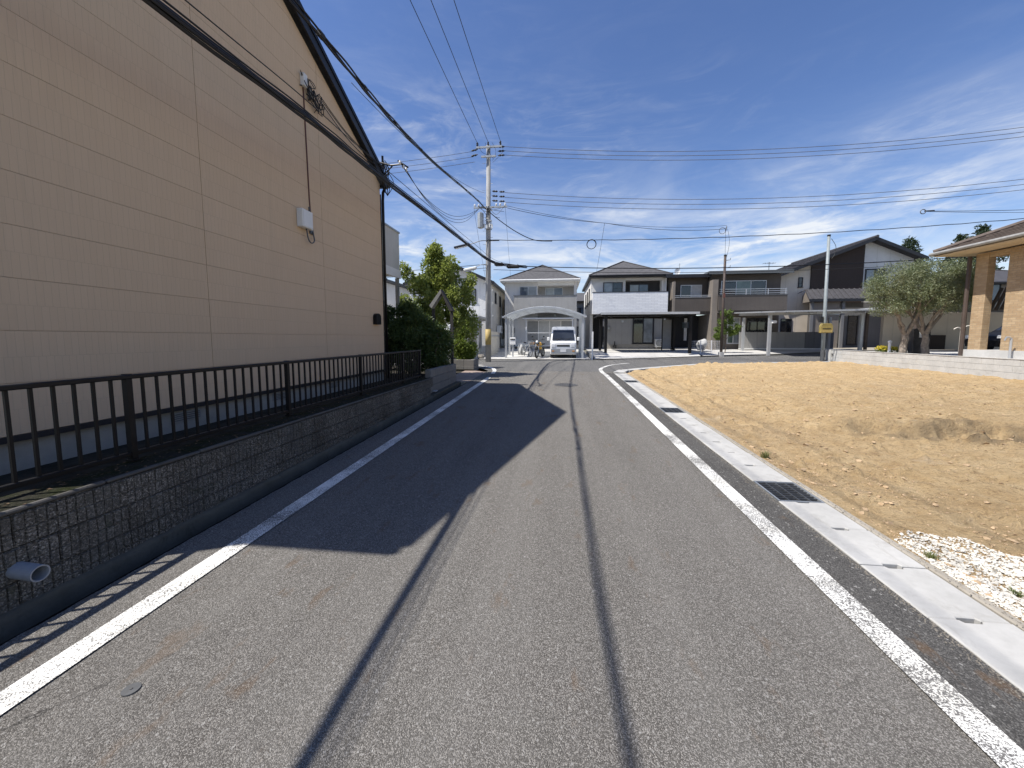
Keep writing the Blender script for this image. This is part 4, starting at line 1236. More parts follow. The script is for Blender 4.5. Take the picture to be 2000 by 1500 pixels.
bx('coping', 'black_trim', bc, 2.36, 7.64, 28.98, 29.18, 4.86, 4.90)
bx('side', 'wall_white', bc, 2.38, 2.5, 29.162, 29.998, 3.34, 4.859); bx('side', 'wall_white', bc, 7.5, 7.62, 29.162, 29.998, 3.34, 4.859); bx('floor', 'white_trim', bc, 2.502, 7.498, 29.162, 29.998, 3.34, 3.46)
window(h2, 3.22, 4.62, 3.8, 5.70, 30, 'black_trim', 2, ['glass_pale', 'glass_dark']); window(h2, 5.2, 6.62, 3.8, 5.62, 30.6, 'black_trim', 2, ['glass_pale', 'glass_blue'])
window(h2, 5.42, 6.95, 1.18, 3.22, 30, 'black_trim', 2, ['glass_dark', 'glass_pale'], .08)
for y_ in (31.2, 33.2, 35.2): window(h2, y_, y_ + .5, 4.2, 5.4, 2.34, 'black_trim', 1, 'glass_dark', axis='x', d=-1)
bx('shutter_box', 'white_trim', h2, 3.75, 5.3, 29.86, 29.99, 3.02, 3.3)
bx('shutter_box', 'white_trim', h2, 7.0, 7.76, 29.86, 29.99, 3.02, 3.3)
part('downpipe', 'white_trim', h2, lambda b: b.tube([(7.68, 29.9, 6.0), (7.68, 29.9, .8)], .035, 6))
part('plant_pot', 'black_rubber', h2, lambda b: b.tube([(4.1, 29.7, .82), (4.1, 29.7, 1.05), (4.1, 29.7, 1.06), (4.1, 29.7, 1.35)], [.12, .14, .05, .03], 8))
c2 = thing('carport', 'black flat-roofed carport in front of the white brick balcony', 'carport', (5.2, 25, .75))
for x in (2.76, 7.55):
    for y, zb in ((23.75, .71), (27.0, .74)): bx('post', 'black_paint', c2, x - .075, x + .075, y - .075, y + .075, zb, 2.9)
bx('roof', 'black_trim', c2, 2.42, 7.9, 23.45, 28.3, 3.0, 3.06)
for y in (23.75, 27.0): bx('beam', 'black_paint', c2, 2.5, 7.82, y - .06, y + .06, 2.88, 2.999)
bx('gutter_beam', 'aluminium', c2, 2.40, 7.92, 23.40, 23.449, 2.96, 3.09)
for x in (3.4, 4.5, 5.6, 6.7): bx('rafter', 'black_paint', c2, x - .03, x + .03, 23.46, 28.28, 2.94, 2.998)
sp = thing('side_panel_screen', 'translucent grey screen panel in black posts beside the black carport', 'screen', (7.2, 26, .74))
bx('frame', 'black_paint', sp, 6.80, 6.86, 27.08, 27.14, .73, 2.87); bx('frame', 'black_paint', sp, 7.40, 7.46, 27.08, 27.14, .73, 2.87)
bx('sheet', 'shutter_grey', sp, 6.86, 7.40, 27.09, 27.12, .85, 2.8)
lw = thing('boundary_wall', 'low concrete boundary wall with a white post between the two carports', 'wall', (1.85, 23, .4))
for i in range(10): bx('block', 'block_light', lw, 1.78, 1.90, 22.1 + i * .4, 22.494 + i * .4, .30, .72 + .02 * (i > 4))
bx('post', 'white_trim', lw, 1.80, 1.88, 22.0, 22.08, .36, 1.95)

# ---- house 3: brown, two balconies
h3 = thing('house', 'dark brown two-storey house with flat roof and two balconies', 'house', (11.5, 30, .95))
bx('wall', 'wall_brown', h3, 7.86, 10.6, 30, 30.3, 3.3, 5.95); bx('wall', 'wall_brown', h3, 10.6, 15.3, 29.6, 30.0, 3.3, 6.05)
bx('wall', 'wall_black', h3, 7.86, 10.6, 31.6, 31.8, .7, 3.3); bx('wall', 'wall_taupe', h3, 10.6, 15.3, 29.6, 30.0, .7, 3.298)
bx('wall', 'wall_taupe', h3, 10.602, 10.75, 30.002, 31.8, .7, 3.298); bx('wall', 'wall_brown', h3, 7.86, 8.06, 30.302, 38, .7, 5.95); bx('wall', 'wall_brown', h3, 15.1, 15.3, 30.002, 38, .7, 6.05)
bx('pier', 'wall_taupe', h3, 10.5, 10.85, 28.7, 29.598, .7, 5.6)
bx('fin', 'wall_taupe', h3, 7.95, 8.1, 29.0, 29.998, 3.3, 5.55)
rf = bx('roof', 'roof_metal', h3, 7.5, 10.55, 29.3, 38.3, 5.97, 6.10); bx('fascia', 'black_trim', rf, 7.48, 10.57, 29.25, 29.298, 5.86, 6.08)
rf = bx('roof', 'roof_metal', h3, 10.3, 15.7, 28.9, 38.4, 6.11, 6.22); bx('fascia', 'roof_metal', rf, 10.28, 15.72, 28.85, 28.898, 6.0, 6.20)
bc = bx('balcony', 'wall_brown', h3, 8.1, 10.499, 29.0, 29.1, 3.46, 4.44); bx('coping', 'aluminium', bc, 8.1, 10.5, 28.97, 29.13, 4.441, 4.475); bx('floor', 'wall_brown', bc, 8.1, 10.499, 29.101, 29.998, 3.3, 3.46); bx('rail', 'aluminium', bc, 8.1, 10.499, 29.03, 29.07, 4.56, 4.59)
bc = bx('balcony', 'wall_brown', h3, 10.851, 15.2, 28.5, 28.62, 3.48, 4.50); bx('coping', 'steel_dark', bc, 10.82, 15.23, 28.47, 28.65, 4.501, 4.54); bx('floor', 'wall_brown', bc, 10.851, 15.2, 28.621, 29.598, 3.3, 3.48)
for k in range(3): bx('rail', 'aluminium', bc, 10.9, 15.2, 28.54, 28.58, 4.62 + k * .14, 4.65 + k * .14)
for x in (11.2, 12.6, 14.0, 15.1): bx('baluster', 'aluminium', bc, x - .02, x + .02, 28.53, 28.59, 4.54, 4.93)
window(h3, 8.72, 10.2, 3.7, 5.42, 30, 'aluminium', 2, ['glass_dark', 'curtain']); window(h3, 11.35, 14.35, 3.8, 5.62, 29.6, 'aluminium', 3, ['glass_dark', 'glass_green', 'glass_dark'])
window(h3, 11.9, 12.75, 1.2, 3.05, 29.6, 'white_trim', 2, ['glass_green', 'glass_pale']); window(h3, 13.2, 14.6, 1.9, 3.0, 29.6, 'black_trim', 2, 'glass_dark')
dr = bx('door', 'white_trim', h3, 9.55, 9.75, 31.5, 31.598, 1.4, 3.1); bx('light', 'glass_blue', dr, 9.38, 9.92, 31.48, 31.499, 2.35, 2.8)
dish = thing('satellite_dish', 'white satellite dish and aerial mast on the flat brown roof', 'antenna', (8.9, 31, 6.1))
part('mast', 'steel_galv', dish, lambda b: b.tube([(8.9, 31, 6.10), (8.9, 31, 7.15)], .02, 6))
b = MB(); v = [Vector((8.75, 30.85, 6.52))]
for rr2, dd in ((.12, .01), (.24, .05)):
    v += [Vector((8.75 + rr2 * math.cos(t_) * .9 - dd, 30.85 - dd, 6.52 + rr2 * math.sin(t_))) for t_ in np.linspace(0, 2 * math.pi, 13)[:-1]]
f_ = [(0, 1 + i, 1 + (i + 1) % 12) for i in range(12)] + [(1 + i, 13 + i, 13 + (i + 1) % 12, 1 + (i + 1) % 12) for i in range(12)]
b.add(v, f_); b.build('reflector', 'white_trim', dish, smooth=True)
part('feed_arm', 'white_trim', dish, lambda b: b.tube([(8.75, 30.85, 6.3), (8.6, 30.55, 6.45)], .015, 5))
part('aerial', 'steel_galv', dish, lambda b: [b.tube([(8.9, 30.85 , 7.1 - k * .04), (8.9, 31.2, 7.1 - k * .04)], .006, 4) for k in range(3)])
mf = thing('mesh_fence', 'low white wire mesh fence between the black carport and the dark pole', 'fence', (8.6, 25, .6))
for x in (7.95, 8.65, 9.35, 10.05): bx('post', 'white_trim', mf, x - .025, x + .025, 24.98 + (x - 7.95) * .28, 25.03 + (x - 7.95) * .28, .55, 1.45)
def mesh_f(b):
    for k in range(7):
        z = .68 + k * .12; b.tube([(7.95, 25.0, z), (10.05, 25.59, z)], .006, 4)
    for k in range(22):
        t_ = k / 21; b.tube([(7.95 + 2.1 * t_, 25 + .59 * t_, .62), (7.95 + 2.1 * t_, 25 + .59 * t_, 1.44)], .005, 4)
part('mesh', 'white_trim', mf, mesh_f)
cv = thing('covered_bicycle', 'lumpy item under a white cloth cover behind the mesh fence', 'cover', (9.3, 27, .75))
b = MB().ball((9.3, 27, 1.16), .25, .55, .33, 18, 12)
for v_ in b.v:
    v_ += Vector((1.4, 1, 1)) * .16 * mnoise.noise(v_ * 2.6) + Vector((.4, .4, .1)) * .12 * mnoise.noise(v_ * 9)
    if v_.z < 1.0: v_.z = max(.78, v_.z - .12)
b.build('cloth', 'cloth_white', cv, smooth=True)
part('wheel', 'black_rubber', cv, lambda b: b.ring((9.3, 26.75, .98), (1, 0, 0), .2, .025, 16, 6))
# silver carport
c3 = thing('carport', 'long silver carport with pale roof in front of the brown houses', 'carport', (14.8, 26, .8))
for x, y, zb in ((12.15, 24.4, .56), (12.3, 28.0, .70), (17.0, 24.4, .70), (17.6, 28.0, .85)): bx('post', 'aluminium', c3, x - .075, x + .075, y - .075, y + .075, zb, 2.95)
part('roof', 'aluminium', c3, lambda b: b.hexa([(11.9, 23.5, 3.02), (17.3, 23.5, 3.10), (18.4, 28.9, 3.30), (11.9, 28.9, 3.28)], [(11.9, 23.5, 3.10), (17.3, 23.5, 3.18), (18.4, 28.9, 3.38), (11.9, 28.9, 3.36)]))
part('beam', 'aluminium', c3, lambda b: b.beam((12.0, 24.4, 2.99), (17.2, 24.4, 3.06), .12, .12)); part('beam', 'aluminium', c3, lambda b: b.beam((12.0, 28.0, 3.16), (18.1, 28.0, 3.18), .12, .14))
for x in (13, 14.2, 15.4, 16.6): part('rafter', 'aluminium', c3, lambda b: b.beam((x, 23.6, 3.0), (x + .1, 28.7, 3.22), .05, .06))
bx('lamp', 'white_plastic', c3, 12.22, 12.42, 24.2, 24.4, 2.45, 2.60)
pf = thing('panel_fence', 'low grey solid panel fence at the back of the silver carport', 'fence', (14, 28.6, .8))
for i in range(10): bx('panel', 'wall_slate' if i > 6 else 'wall_grey', pf, 12.4 + i * .6, 12.99 + i * .6, 28.75, 28.8, .9, 2.0)
bx('rail', 'white_trim', pf, 12.4, 18.4, 28.74, 28.81, .82, .899)

# ---- house 4: brown gable
h4 = thing('house', 'beige and dark brown house with tiled gable roof right of the grey pole', 'house', (21, 33, 1.0))
def gz4(x): return 6.38 + (x - 16.6) * .392 if x < 23.07 else 8.92 - (x - 23.07) * .43
part('wall', 'wall_cream', h4, lambda b: b.prism([(x, 33.0, z) for x, z in [(16.75, .7), (19.15, .7), (19.15, gz4(19.15) - .05), (16.75, gz4(16.75) - .05)]], (0, .3, 0)))
part('wall', 'wall_darkwood', h4, lambda b: b.prism([(x, 32.9, z) for x, z in [(19.15, 4.3), (22.78, 4.3), (22.78, gz4(22.78) - .05), (19.15, gz4(19.15) - .05)]], (0, .4, 0)))
part('wall', 'wall_pale', h4, lambda b: b.prism([(x, 33.0, z) for x, z in [(22.78, 4.3), (26.2, 4.3), (26.2, gz4(26.2) - .05), (23.07, gz4(23.07) - .05), (22.78, gz4(22.78) - .05)]], (0, .3, 0)))
part('wall', 'wall_slate', h4, lambda b: b.box(19.15, 26.2, 33.0, 33.3, .7, 4.299))
part('wall', 'wall_cream', h4, lambda b: b.box(16.75, 16.95, 33.302, 42, .7, 6.25))
for xa, za, xb, zb in ((23.07, 8.98, 16.1, 6.25), (23.07, 8.98, 26.6, 7.46)):
    rf = part('roof', 'roof_tile', h4, lambda b: b.prism([(xa, 32.3, za), (xb, 32.3, zb), (xb, 32.3, zb - .14), (xa, 32.3, za - .14)], (0, 10.5, 0)))
    part('rake_board', 'black_trim', rf, lambda b: b.prism([(xa, 32.25, za + .02), (xb, 32.25, zb + .02), (xb, 32.25, zb - .22), (xa, 32.25, za - .22)], (0, .05, 0)))
    n_ = 22
    def ribs(b):
        for k in range(n_ + 1):
            y_ = 32.4 + k * .46; b.beam((xa, y_, za + .02), (xb, y_, zb + .02), .10, .05)
    part('tile_rows', 'roof_tile', rf, ribs)['kind'] = 'stuff'
part('ridge_cap', 'roof_tile', h4, lambda b: b.tube([(23.07, 32.2, 9.02), (23.07, 42.8, 9.02)], .11, 8))
window(h4, 18.3, 18.62, 5.5, 6.25, 33, 'black_trim', 1, 'glass_dark'); window(h4, 22.95, 24.3, 5.6, 6.8, 33, 'black_trim', 2, ['glass_pale', 'glass_dark'], .08); window(h4, 17.2, 18.0, 1.6, 3.1, 33, 'black_trim', 1, 'glass_dark')
window(h4, 20.9, 21.75, 1.1, 3.3, 33, 'wood_dark', 1, 'glass_dark'); window(h4, 22.0, 22.7, 1.1, 3.3, 33, 'wood_dark', 1, 'glass_dark')
pr_ = part('porch_roof', 'roof_tile', h4, lambda b: b.add([(18.55, 32.5, 5.28), (24.2, 32.5, 5.28), (24.2, 31.2, 4.42), (18.15, 31.2, 4.42), (18.55, 32.5, 5.16), (24.2, 32.5, 5.16), (24.2, 31.2, 4.30), (18.15, 31.2, 4.30), (18.15, 32.88, 4.95), (18.55, 32.5, 5.16)], [(0, 1, 2, 3), (4, 7, 6, 5), (0, 3, 7, 4), (1, 5, 6, 2), (3, 2, 6, 7), (0, 4, 5, 1), (0, 8, 4)]))
part('tile_rows', 'roof_tile', pr_, lambda b: [b.beam((18.7 + k * .36, 32.5, 5.30), (18.4 + k * .365, 31.2, 4.44), .10, .05) for k in range(16)])['kind'] = 'stuff'
part('gable_end', 'wall_taupe', h4, lambda b: b.prism([(18.6, 31.35, 4.29), (18.6, 32.5, 5.1), (18.6, 32.88, 4.8), (18.6, 32.88, 4.29)], (.1, 0, 0)))
bx('fascia', 'black_trim', pr_, 18.15, 24.2, 31.16, 31.199, 4.24, 4.44)
bx('porch_wall', 'wall_taupe', h4, 18.4, 20.4, 31.5, 31.6, .8, 4.2)
for x in (18.5, 20.6, 24.0): bx('porch_post', 'wall_slate', h4, x - .1, x + .1, 31.4, 31.55, .8, 4.29)
av = thing('aerial_mast', 'small dark aerial on the left end of the tiled roof', 'antenna', (17.6, 36, 6.9))
part('mast', 'steel_dark', av, lambda b: b.tube([(17.6, 36, 6.75), (17.6, 36, 8.0)], .025, 6)); part('element', 'steel_dark', av, lambda b: [b.tube([(17.2 + .2 * k, 35.7, 7.9), (17.2 + .2 * k, 36.3, 7.9)], .01, 4) for k in range(5)] + [b.tube([(17.1, 36, 7.9), (18.1, 36, 7.9)], .012, 4)])

# far house seen between the two carport houses, and one behind the tree
def far_house(label, x0, x1, y0, y1, zt, m, rm):
    f_ = thing('house', label, 'house', ((x0 + x1) / 2, y0, .6))
    bx('wall', m, f_, x0, x1, y0, y1, .3, zt)
    hip_roof(f_, x0 - .4, x1 + .4, y0 - .4, y1 + .4, zt + .14, (x0 + x1) / 2 - .9, (x0 + x1) / 2 + .9, (y0 + y1) / 2 - .2, (y0 + y1) / 2 + .2, zt + 1.5, rm, .13, 'black_trim')
    w = (x1 - x0)
    for i in range(3):
        u = x0 + w * (.12 + .3 * i); window(f_, u, u + 1.1, 3.9, 5.0, y0, 'black_trim', 2, ['glass_dark', 'glass_blue']); window(f_, u, u + 1.2, 1.2, 2.9, y0, 'black_trim', 2, 'glass_dark')
far_house('grey house glimpsed in the gap between the two hip-roofed houses', -1.5, 6.5, 45, 53, 5.6, 'wall_slate', 'roof_slate')
far_house('pale house far behind the tree at the left end of the street', -22, -12.5, 27, 35, 5.6, 'wall_pale', 'roof_slate')
far_house('taupe house glimpsed past the brick porch', 25, 34, 28, 36, 4.9, 'wall_taupe', 'roof_tile')

# ------------------------------------------------------------------ utility pole
up = thing('utility_pole', 'tall concrete utility pole at the T-junction with crossarms', 'utility pole', (-3.68, 20.1, .36))
PXp, PYp = -3.68, 20.1
part('shaft', 'pole_concrete', up, lambda b: b.tube([(PXp, PYp, .3), (PXp + .03, PYp, 5.5), (PXp + .07, PYp, 11.2)], [.150, .130, .098], 14), smooth=True)
part('band', 'yellow_plate', up, lambda b: b.tube([(PXp + .005, PYp, 1.25), (PXp + .01, PYp, 2.05)], .154, 14), smooth=True)
def arm(z, x0, x1): part('crossarm', 'steel_galv', up, lambda b: b.box(x0, x1, PYp - .20, PYp - .12, z - .04, z + .04))
arm(11.05, -4.2, -2.9); arm(8.15, -4.35, -2.65); arm(10.6, -3.95, -3.2)
def insul(x, y, z, d=(0, 0, 1), l=.22, m='black_rubber'):
    p = Vector((x, y, z)); d = Vector(d).normalized()
    part('insulator', m, up, lambda b: b.tube([p, p + d * l * .2, p + d * l * .25, p + d * l * .45, p + d * l * .5, p + d * l * .7, p + d * l * .75, p + d * l], [.02, .02, .05, .05, .025, .05, .05, .02], 8))
for x in (-4.15, -3.6, -2.98): insul(x, PYp - .16, 11.09); 
for z in (11.05, 10.85, 10.65): insul(PXp + .55, PYp - .1, z, (1, 0, 0), .35)
for z in (11.0, 10.75): insul(PXp - .45, PYp - .1, z, (-1, 0, -.2), .35)
for z in (8.95, 8.72, 8.49): insul(PXp + .25, PYp - .1, z, (1, 0, -.1), .3); insul(PXp + .62, PYp - .1, z - .05, (1, 0, -.03), .28)
for x in (-4.3, -4.1, -3.2, -3.0, -2.75): insul(x, PYp - .16, 8.19, (0, 0, 1), .14, 'white_plastic')
part('transformer', 'steel_galv', up, lambda b: b.tube([(PXp - .32, PYp - .2, 7.12), (PXp - .32, PYp - .2, 7.15), (PXp - .32, PYp - .2, 7.85), (PXp - .32, PYp - .2, 7.9)], [.10, .16, .16, .08], 12))
part('rack', 'steel_galv', up, lambda b: [b.tube([(PXp - .1, PYp - .18, z), (PXp + .22, PYp - .18, z), (PXp + .22, PYp, z), (PXp, PYp + .1, z)], .015, 5) for z in (7.1, 7.3, 7.5)] + [b.tube([(PXp + .22, PYp - .1, 7.05), (PXp + .22, PYp - .1, 7.55)], .015, 5), b.tube([(PXp - .1, PYp - .18, 7.05), (PXp - .1, PYp - .18, 7.55)], .015, 5)])
for k in range(5): bx('fuse', 'white_plastic', up, PXp - .28 + k * .13, PXp - .22 + k * .13, PYp - .26, PYp - .2, 7.1 + .05 * (k % 2), 7.28 + .05 * (k % 2))
for i in range(26):
    z = 2.4 + i * .33; sgn = 1 if i % 2 else -1
    part('step_bolt', 'steel_galv', up, lambda b: b.tube([(PXp + .02 + .1 * sgn, PYp - .05, z), (PXp + .02 + .26 * sgn, PYp - .07, z)], .009, 5))
def jumper(b):
    rj = random.Random(5)
    for k in range(8):
        x0 = rj.uniform(-4.2, -3.4); x1 = rj.uniform(-3.9, -2.7); z0 = rj.choice((8.15, 7.9, 7.6))
        b.tube(smooth_line([(x0, PYp - .2, 8.2), ((x0 + x1) / 2, PYp - .25, 8.2 - rj.uniform(.15, .5)), (x1, PYp - .2, z0)], 5), .01, 5)
    for k in range(4):
        x0 = -4.1 + k * .35; b.tube(smooth_line([(x0, PYp - .18, 11.25), (x0 + .2, PYp - .2, 10.8), (PXp + .3, PYp - .15, 10.6 - .1 * k)], 5), .008, 5)
part('jumper_wires', 'cable_black', up, jumper)
# street light with arm (dark LED bar) and white fluorescent luminaire
sl1 = thing('street_light', 'dark slim street light on an arm left of the utility pole', 'street light', (-3.7, 19.95, 6.4))
part('arm', 'steel_dark', sl1, lambda b: b.tube(smooth_line([(-3.66, 19.97, 6.52), (-4.0, 19.88, 6.50), (-4.35, 19.82, 6.38), (-4.6, 19.8, 6.32)], 5), .02, 6))
part('lamp_head', 'black_trim', sl1, lambda b: b.beam((-4.55, 19.8, 6.33), (-5.35, 19.8, 6.17), .22, .10), bevel=.02)
part('lens', 'lens_clear', sl1, lambda b: b.beam((-4.62, 19.8, 6.255), (-5.28, 19.8, 6.123), .16, .02))
sl2 = thing('street_light', 'white tubular street light low on the left of the utility pole', 'street light', (-3.7, 19.95, 5.1))
part('arm', 'steel_galv', sl2, lambda b: b.tube([(-3.66, 19.97, 5.30), (-4.0, 19.88, 5.32), (-4.22, 19.8, 5.20)], .018, 6))
part('lamp_head', 'lamp_white', sl2, lambda b: b.beam((-4.2, 19.8, 5.16), (-4.86, 19.8, 5.04), .2, .12), bevel=.03)
part('lens', 'glass_pale', sl2, lambda b: b.beam((-4.25, 19.8, 5.075), (-4.8, 19.8, 4.975), .14, .03))
bx('pole_arm', 'steel_dark', up, PXp + .1, PXp + .62, 19.98, 20.02, 6.5, 6.54)

# ------------------------------------------------------------------ wires
def span(p0, p1, sag, n=24):
    p0 = Vector(p0); p1 = Vector(p1)
    return [p0.lerp(p1, i / n) - Vector((0, 0, 4 * sag * (i / n) * (1 - i / n))) for i in range(n + 1)]
def wire(label, pts, r=.008, m='cable_black', group=None, name='overhead_wire'):
    b = MB().tube(pts, r, 5); o = b.build(name, m, None); tag(o, label, 'wire', group); return o
nm = ('highest', 'middle', 'lowest')
for k, (x1, x0) in enumerate(((-4.15, -4.35), (-3.6, -3.75), (-2.98, -3.1))):
    wire('thin power line overhead from the pole top towards the viewer, %s of three' % ('left', 'middle', 'right')[k], span((x1, PYp - .16, 11.28), (x0, -16, 10.9 + .1 * k), .35), .011)
for k, z in enumerate((11.05, 10.85, 10.65)):
    wire('upper power line from the pole top to the right, %s of three' % nm[k], span((PXp + .9, PYp - .1, z), (31, 20.9, z + 1.25), 1.2), .012, 'cable_grey')
for k, z in enumerate((8.9, 8.67, 8.44)):
    wire('mid-height power line from the pole to the right, %s of three' % nm[k], span((PXp + .9, PYp - .1, z - .05), (31, 20.9, z + 1.15), 1.2), .012, 'cable_grey')
for k, z in enumerate((10.95, 10.70, 10.45)):
    wire('thin power line from the pole to the far left, %s of three' % nm[k], span((PXp - .8 + .1 * k, PYp - .1, z - .05), (-30, 18.5, z + .3), .9), .010, 'cable_grey')
# bundled telecom cable along the road (A) and power bundle (B)
def strands(root, pts, offs, r, m='cable_black', wob=.0):
    for k, (dx, dz) in enumerate(offs):
        q_ = []
        for i, p in enumerate(pts):
            q_.append(p + Vector((dx + wob * math.sin(i * 1.3 + k * 2.1), 0, dz + wob * math.cos(i * 1.1 + k * 1.7))))
        MB().tube(q_, r[k % len(r)], 6).build('strand', m, root)
ca = thing('cable_bundle', 'heavy black cable bundle crossing in front of the beige building', 'cable', (-3.6, 3, 4.4))
pa = smooth_line([(-3.5, -16, 5.4), (-3.66, -6, 4.62), (-3.55, 0, 4.42), (-3.52, 3.2, 4.52), (-3.56, 5.4, 4.72), (-3.63, 7.0, 4.84), (-3.69, 8.4, 4.955), (-3.7, 11.6, 5.16), (-3.62, 15.5, 5.30), (-3.42, 18.8, 5.36), (-2.9, 20.0, 5.34), (-1.7, 20.35, 5.26)], 8)
strands(ca, pa, ((0, 0), (.036, -.045), (-.024, .042), (.05, .02), (.012, -.07)), (.020, .015, .012, .010), wob=.004)
MB().tube([p + Vector((.0, 0, (.21 + .012 * math.sin(i * .3)) * min(1, (len(pa) - 1 - i) / 20))) for i, p in enumerate(pa)], .007, 6).build('messenger', 'cable_black', ca)
def hoop(b):
    for i in range(20, len(pa) - 6, 2):
        p = pa[i]; b.tube([p + Vector((-.03, -.1, .05)), p + Vector((.05, 0, -.045)), p + Vector((-.03, .1, .05))], .004, 4)
part('hanger', 'cable_black', ca, hoop)
cb = thing('cable_bundle', 'black twisted power cable bundle sweeping up along the roof edge to the pole', 'cable', (-2.5, 4, 4.7))
pb = smooth_line([(-2.7, -16, 5.9), (-2.62, -6, 5.05), (-2.55, 0, 4.72), (-2.53, 3.0, 4.72), (-2.52, 4.4, 4.76), (-2.60, 5.6, 4.90), (-2.78, 7.3, 5.25), (-3.1, 10.0, 5.92), (-3.4, 14, 6.86), (-3.62, 17.5, 7.62), (PXp - .12, PYp - .25, 8.1)], 8)
strands(cb, pb, ((0, 0), (.022, .03), (-.02, .045)), (.014, .011, .009), wob=.004)
def ties(b):
    for i in range(30, len(pb) - 3, 7):
        p = pb[i]; d = (pb[i + 1] - pb[i - 1]).normalized(); b.tube([p + Vector((0, 0, .025)) - d * .04, p + Vector((0, 0, .025)) + d * .04], .034, 7)
part('tie', 'cable_black', cb, ties)
wire('black cable drooping from the pole bracket into the right-hand telephone line', smooth_line([(PXp - .1, PYp - .25, 8.1), (-3.1, 20.0, 7.55), (-2.2, 20.15, 6.95), (-1.3, 20.25, 6.55), (-.4, 20.3, 6.48)], 6), .022)
tp = span((PXp, PYp - .15, 6.55), (31, 21.2, 7.9), .62, 60)
wire('wavy black telephone cable from the pole to the right above the roofs', [p + Vector((0, 0, .012 * math.sin(i * 2.1))) for i, p in enumerate(tp)], .017)
wire('low black telephone cable crossing in front of the hip roofs', span((-3.2, 20.25, 5.33), (31, 21.6, 6.5), .75, 40), .022)
wire('second thinner low telephone cable just below the first', span((-3.4, 20.25, 5.12), (31, 21.6, 6.2), .72, 40), .012)
wire('low telephone cable running left from the pole behind the tree', span((-3.7, 20.0, 5.36), (-24, 19.4, 5.0), .3), .014)
wire('second low telephone cable running left from the pole below the white lamp', span((-3.7, 20.0, 5.18), (-24, 19.4, 4.6), .35), .012)
rg = thing('cable_ring', 'coiled spare cable ring hanging on the telephone cable', 'cable ring', (1.56, 20.3, 6.2))
part('loop', 'cable_black', rg, lambda b: [b.ring((1.56, 20.28 + .02 * k, 6.27 - .0 * k), (.1, 1, .02), .235 - .012 * k, .010, 24, 5) for k in range(3)])
for lab, x0, x1, z in (('grey cable closure box beside the pole on the low telephone cable', -3.35, -2.85, 5.36), ('black cable splice closure hanging right of the pole', -2.72, -2.02, 5.24)):
    cc = thing('cable_closure', lab, 'cable box', ((x0 + x1) / 2, 20.25, z))
    part('body', 'cable_grey' if z > 5.3 else 'cable_black', cc, lambda b: b.tube([(x0, 20.2, z), (x0 + .08, 20.2, z), (x1 - .08, 20.2, z), (x1, 20.2, z)], [.03, .09, .09, .03], 10))
    part('clamp', 'steel_dark', cc, lambda b: [b.box(x - .015, x + .015, 20.18, 20.22, z, z + .12) for x in (x0 + .12, x1 - .12)])
wire('service cable from the pole to the small dark pole', smooth_line(span((-2.65, 20.0, 8.1), (2.25, 20.9, 7.45), .10, 8)[:-1] + span((2.25, 20.9, 7.45), (9.3, 23.8, 7.72), .2, 8), 3), .012)
wire('upper of two service cables leaving the pole to the right', span((-2.65, 20.0, 8.2), (9.3, 23.8, 7.9), .45), .009)
wire('thin drop wire slanting down to the black-trimmed roof', span((2.25, 20.9, 7.45), (2.6, 29.6, 5.95), .05), .009)
wire('thin vertical drop wire from the pole to the grey hip roof', span((-2.75, 20.0, 8.1), (-3.6, 29.2, 5.9), .12), .007)
wire('thin drop wire falling left of the pole behind the lamps', span((-4.35, 20.0, 8.1), (-4.9, 26.2, 5.3), .12), .007)
wire('pair of thin wires dropping onto the small dark pole, left', span((9.25, 23.8, 7.7), (9.36, 24.0, 6.2), .0), .008); wire('pair of thin wires dropping onto the small dark pole, right', smooth_line([(9.35, 23.8, 7.72), (9.5, 23.85, 7.0), (9.45, 24.0, 6.2)], 5), .008)
wire('service cable with end clamp at upper right above the brick house', span((17.0, 21.0, 7.52), (31, 21.0, 7.9), .25), .012)
wire('second service cable below the clamp at upper right', span((17.0, 21.0, 7.50), (31, 21.0, 7.4), .2), .009)
cp = thing('cable_clamp', 'small dark cable end clamp hanging at upper right in the sky', 'cable clamp', (16.95, 21, 7.5))
part('loop', 'steel_dark', cp, lambda b: b.ring((16.88, 21, 7.5), (.2, 1, 0), .1, .02, 14, 5)); part('grip', 'cable_black', cp, lambda b: b.tube([(16.95, 21, 7.52), (17.35, 21, 7.53)], .03, 6))
cp = thing('cable_clamp', 'looped cable end above the small dark pole', 'cable clamp', (9.1, 23.8, 7.6))
part('loop', 'cable_grey', cp, lambda b: b.ring((9.08, 23.8, 7.62), (.1, 1, 0), .17, .014, 18, 5)); part('grip', 'steel_dark', cp, lambda b: b.tube([(9.25, 23.8, 7.6), (9.3, 23.8, 7.85)], .03, 6))
for k, dx in enumerate((0, .12, .25)):
    wire('slack service wire from the building bracket to the pole, %s of three' % ('upper', 'middle', 'lower')[k], smooth_line([(-4.0, 9.75 + .2 * k, 5.97), (-3.98, 11.6, 5.75 - .03 * k), (-4.0, 14.2, 6.05 - .1 * k), (-4.1, 17.2, 6.95 - .12 * k), (PXp - .4, PYp - .2, 8.08)], 8), .008)
wire('thin telephone wire crossing behind the roof edge to the upper left', span((-4.6, 8.6, 7.2), (PXp - .1, PYp, 8.9), .4), .007)

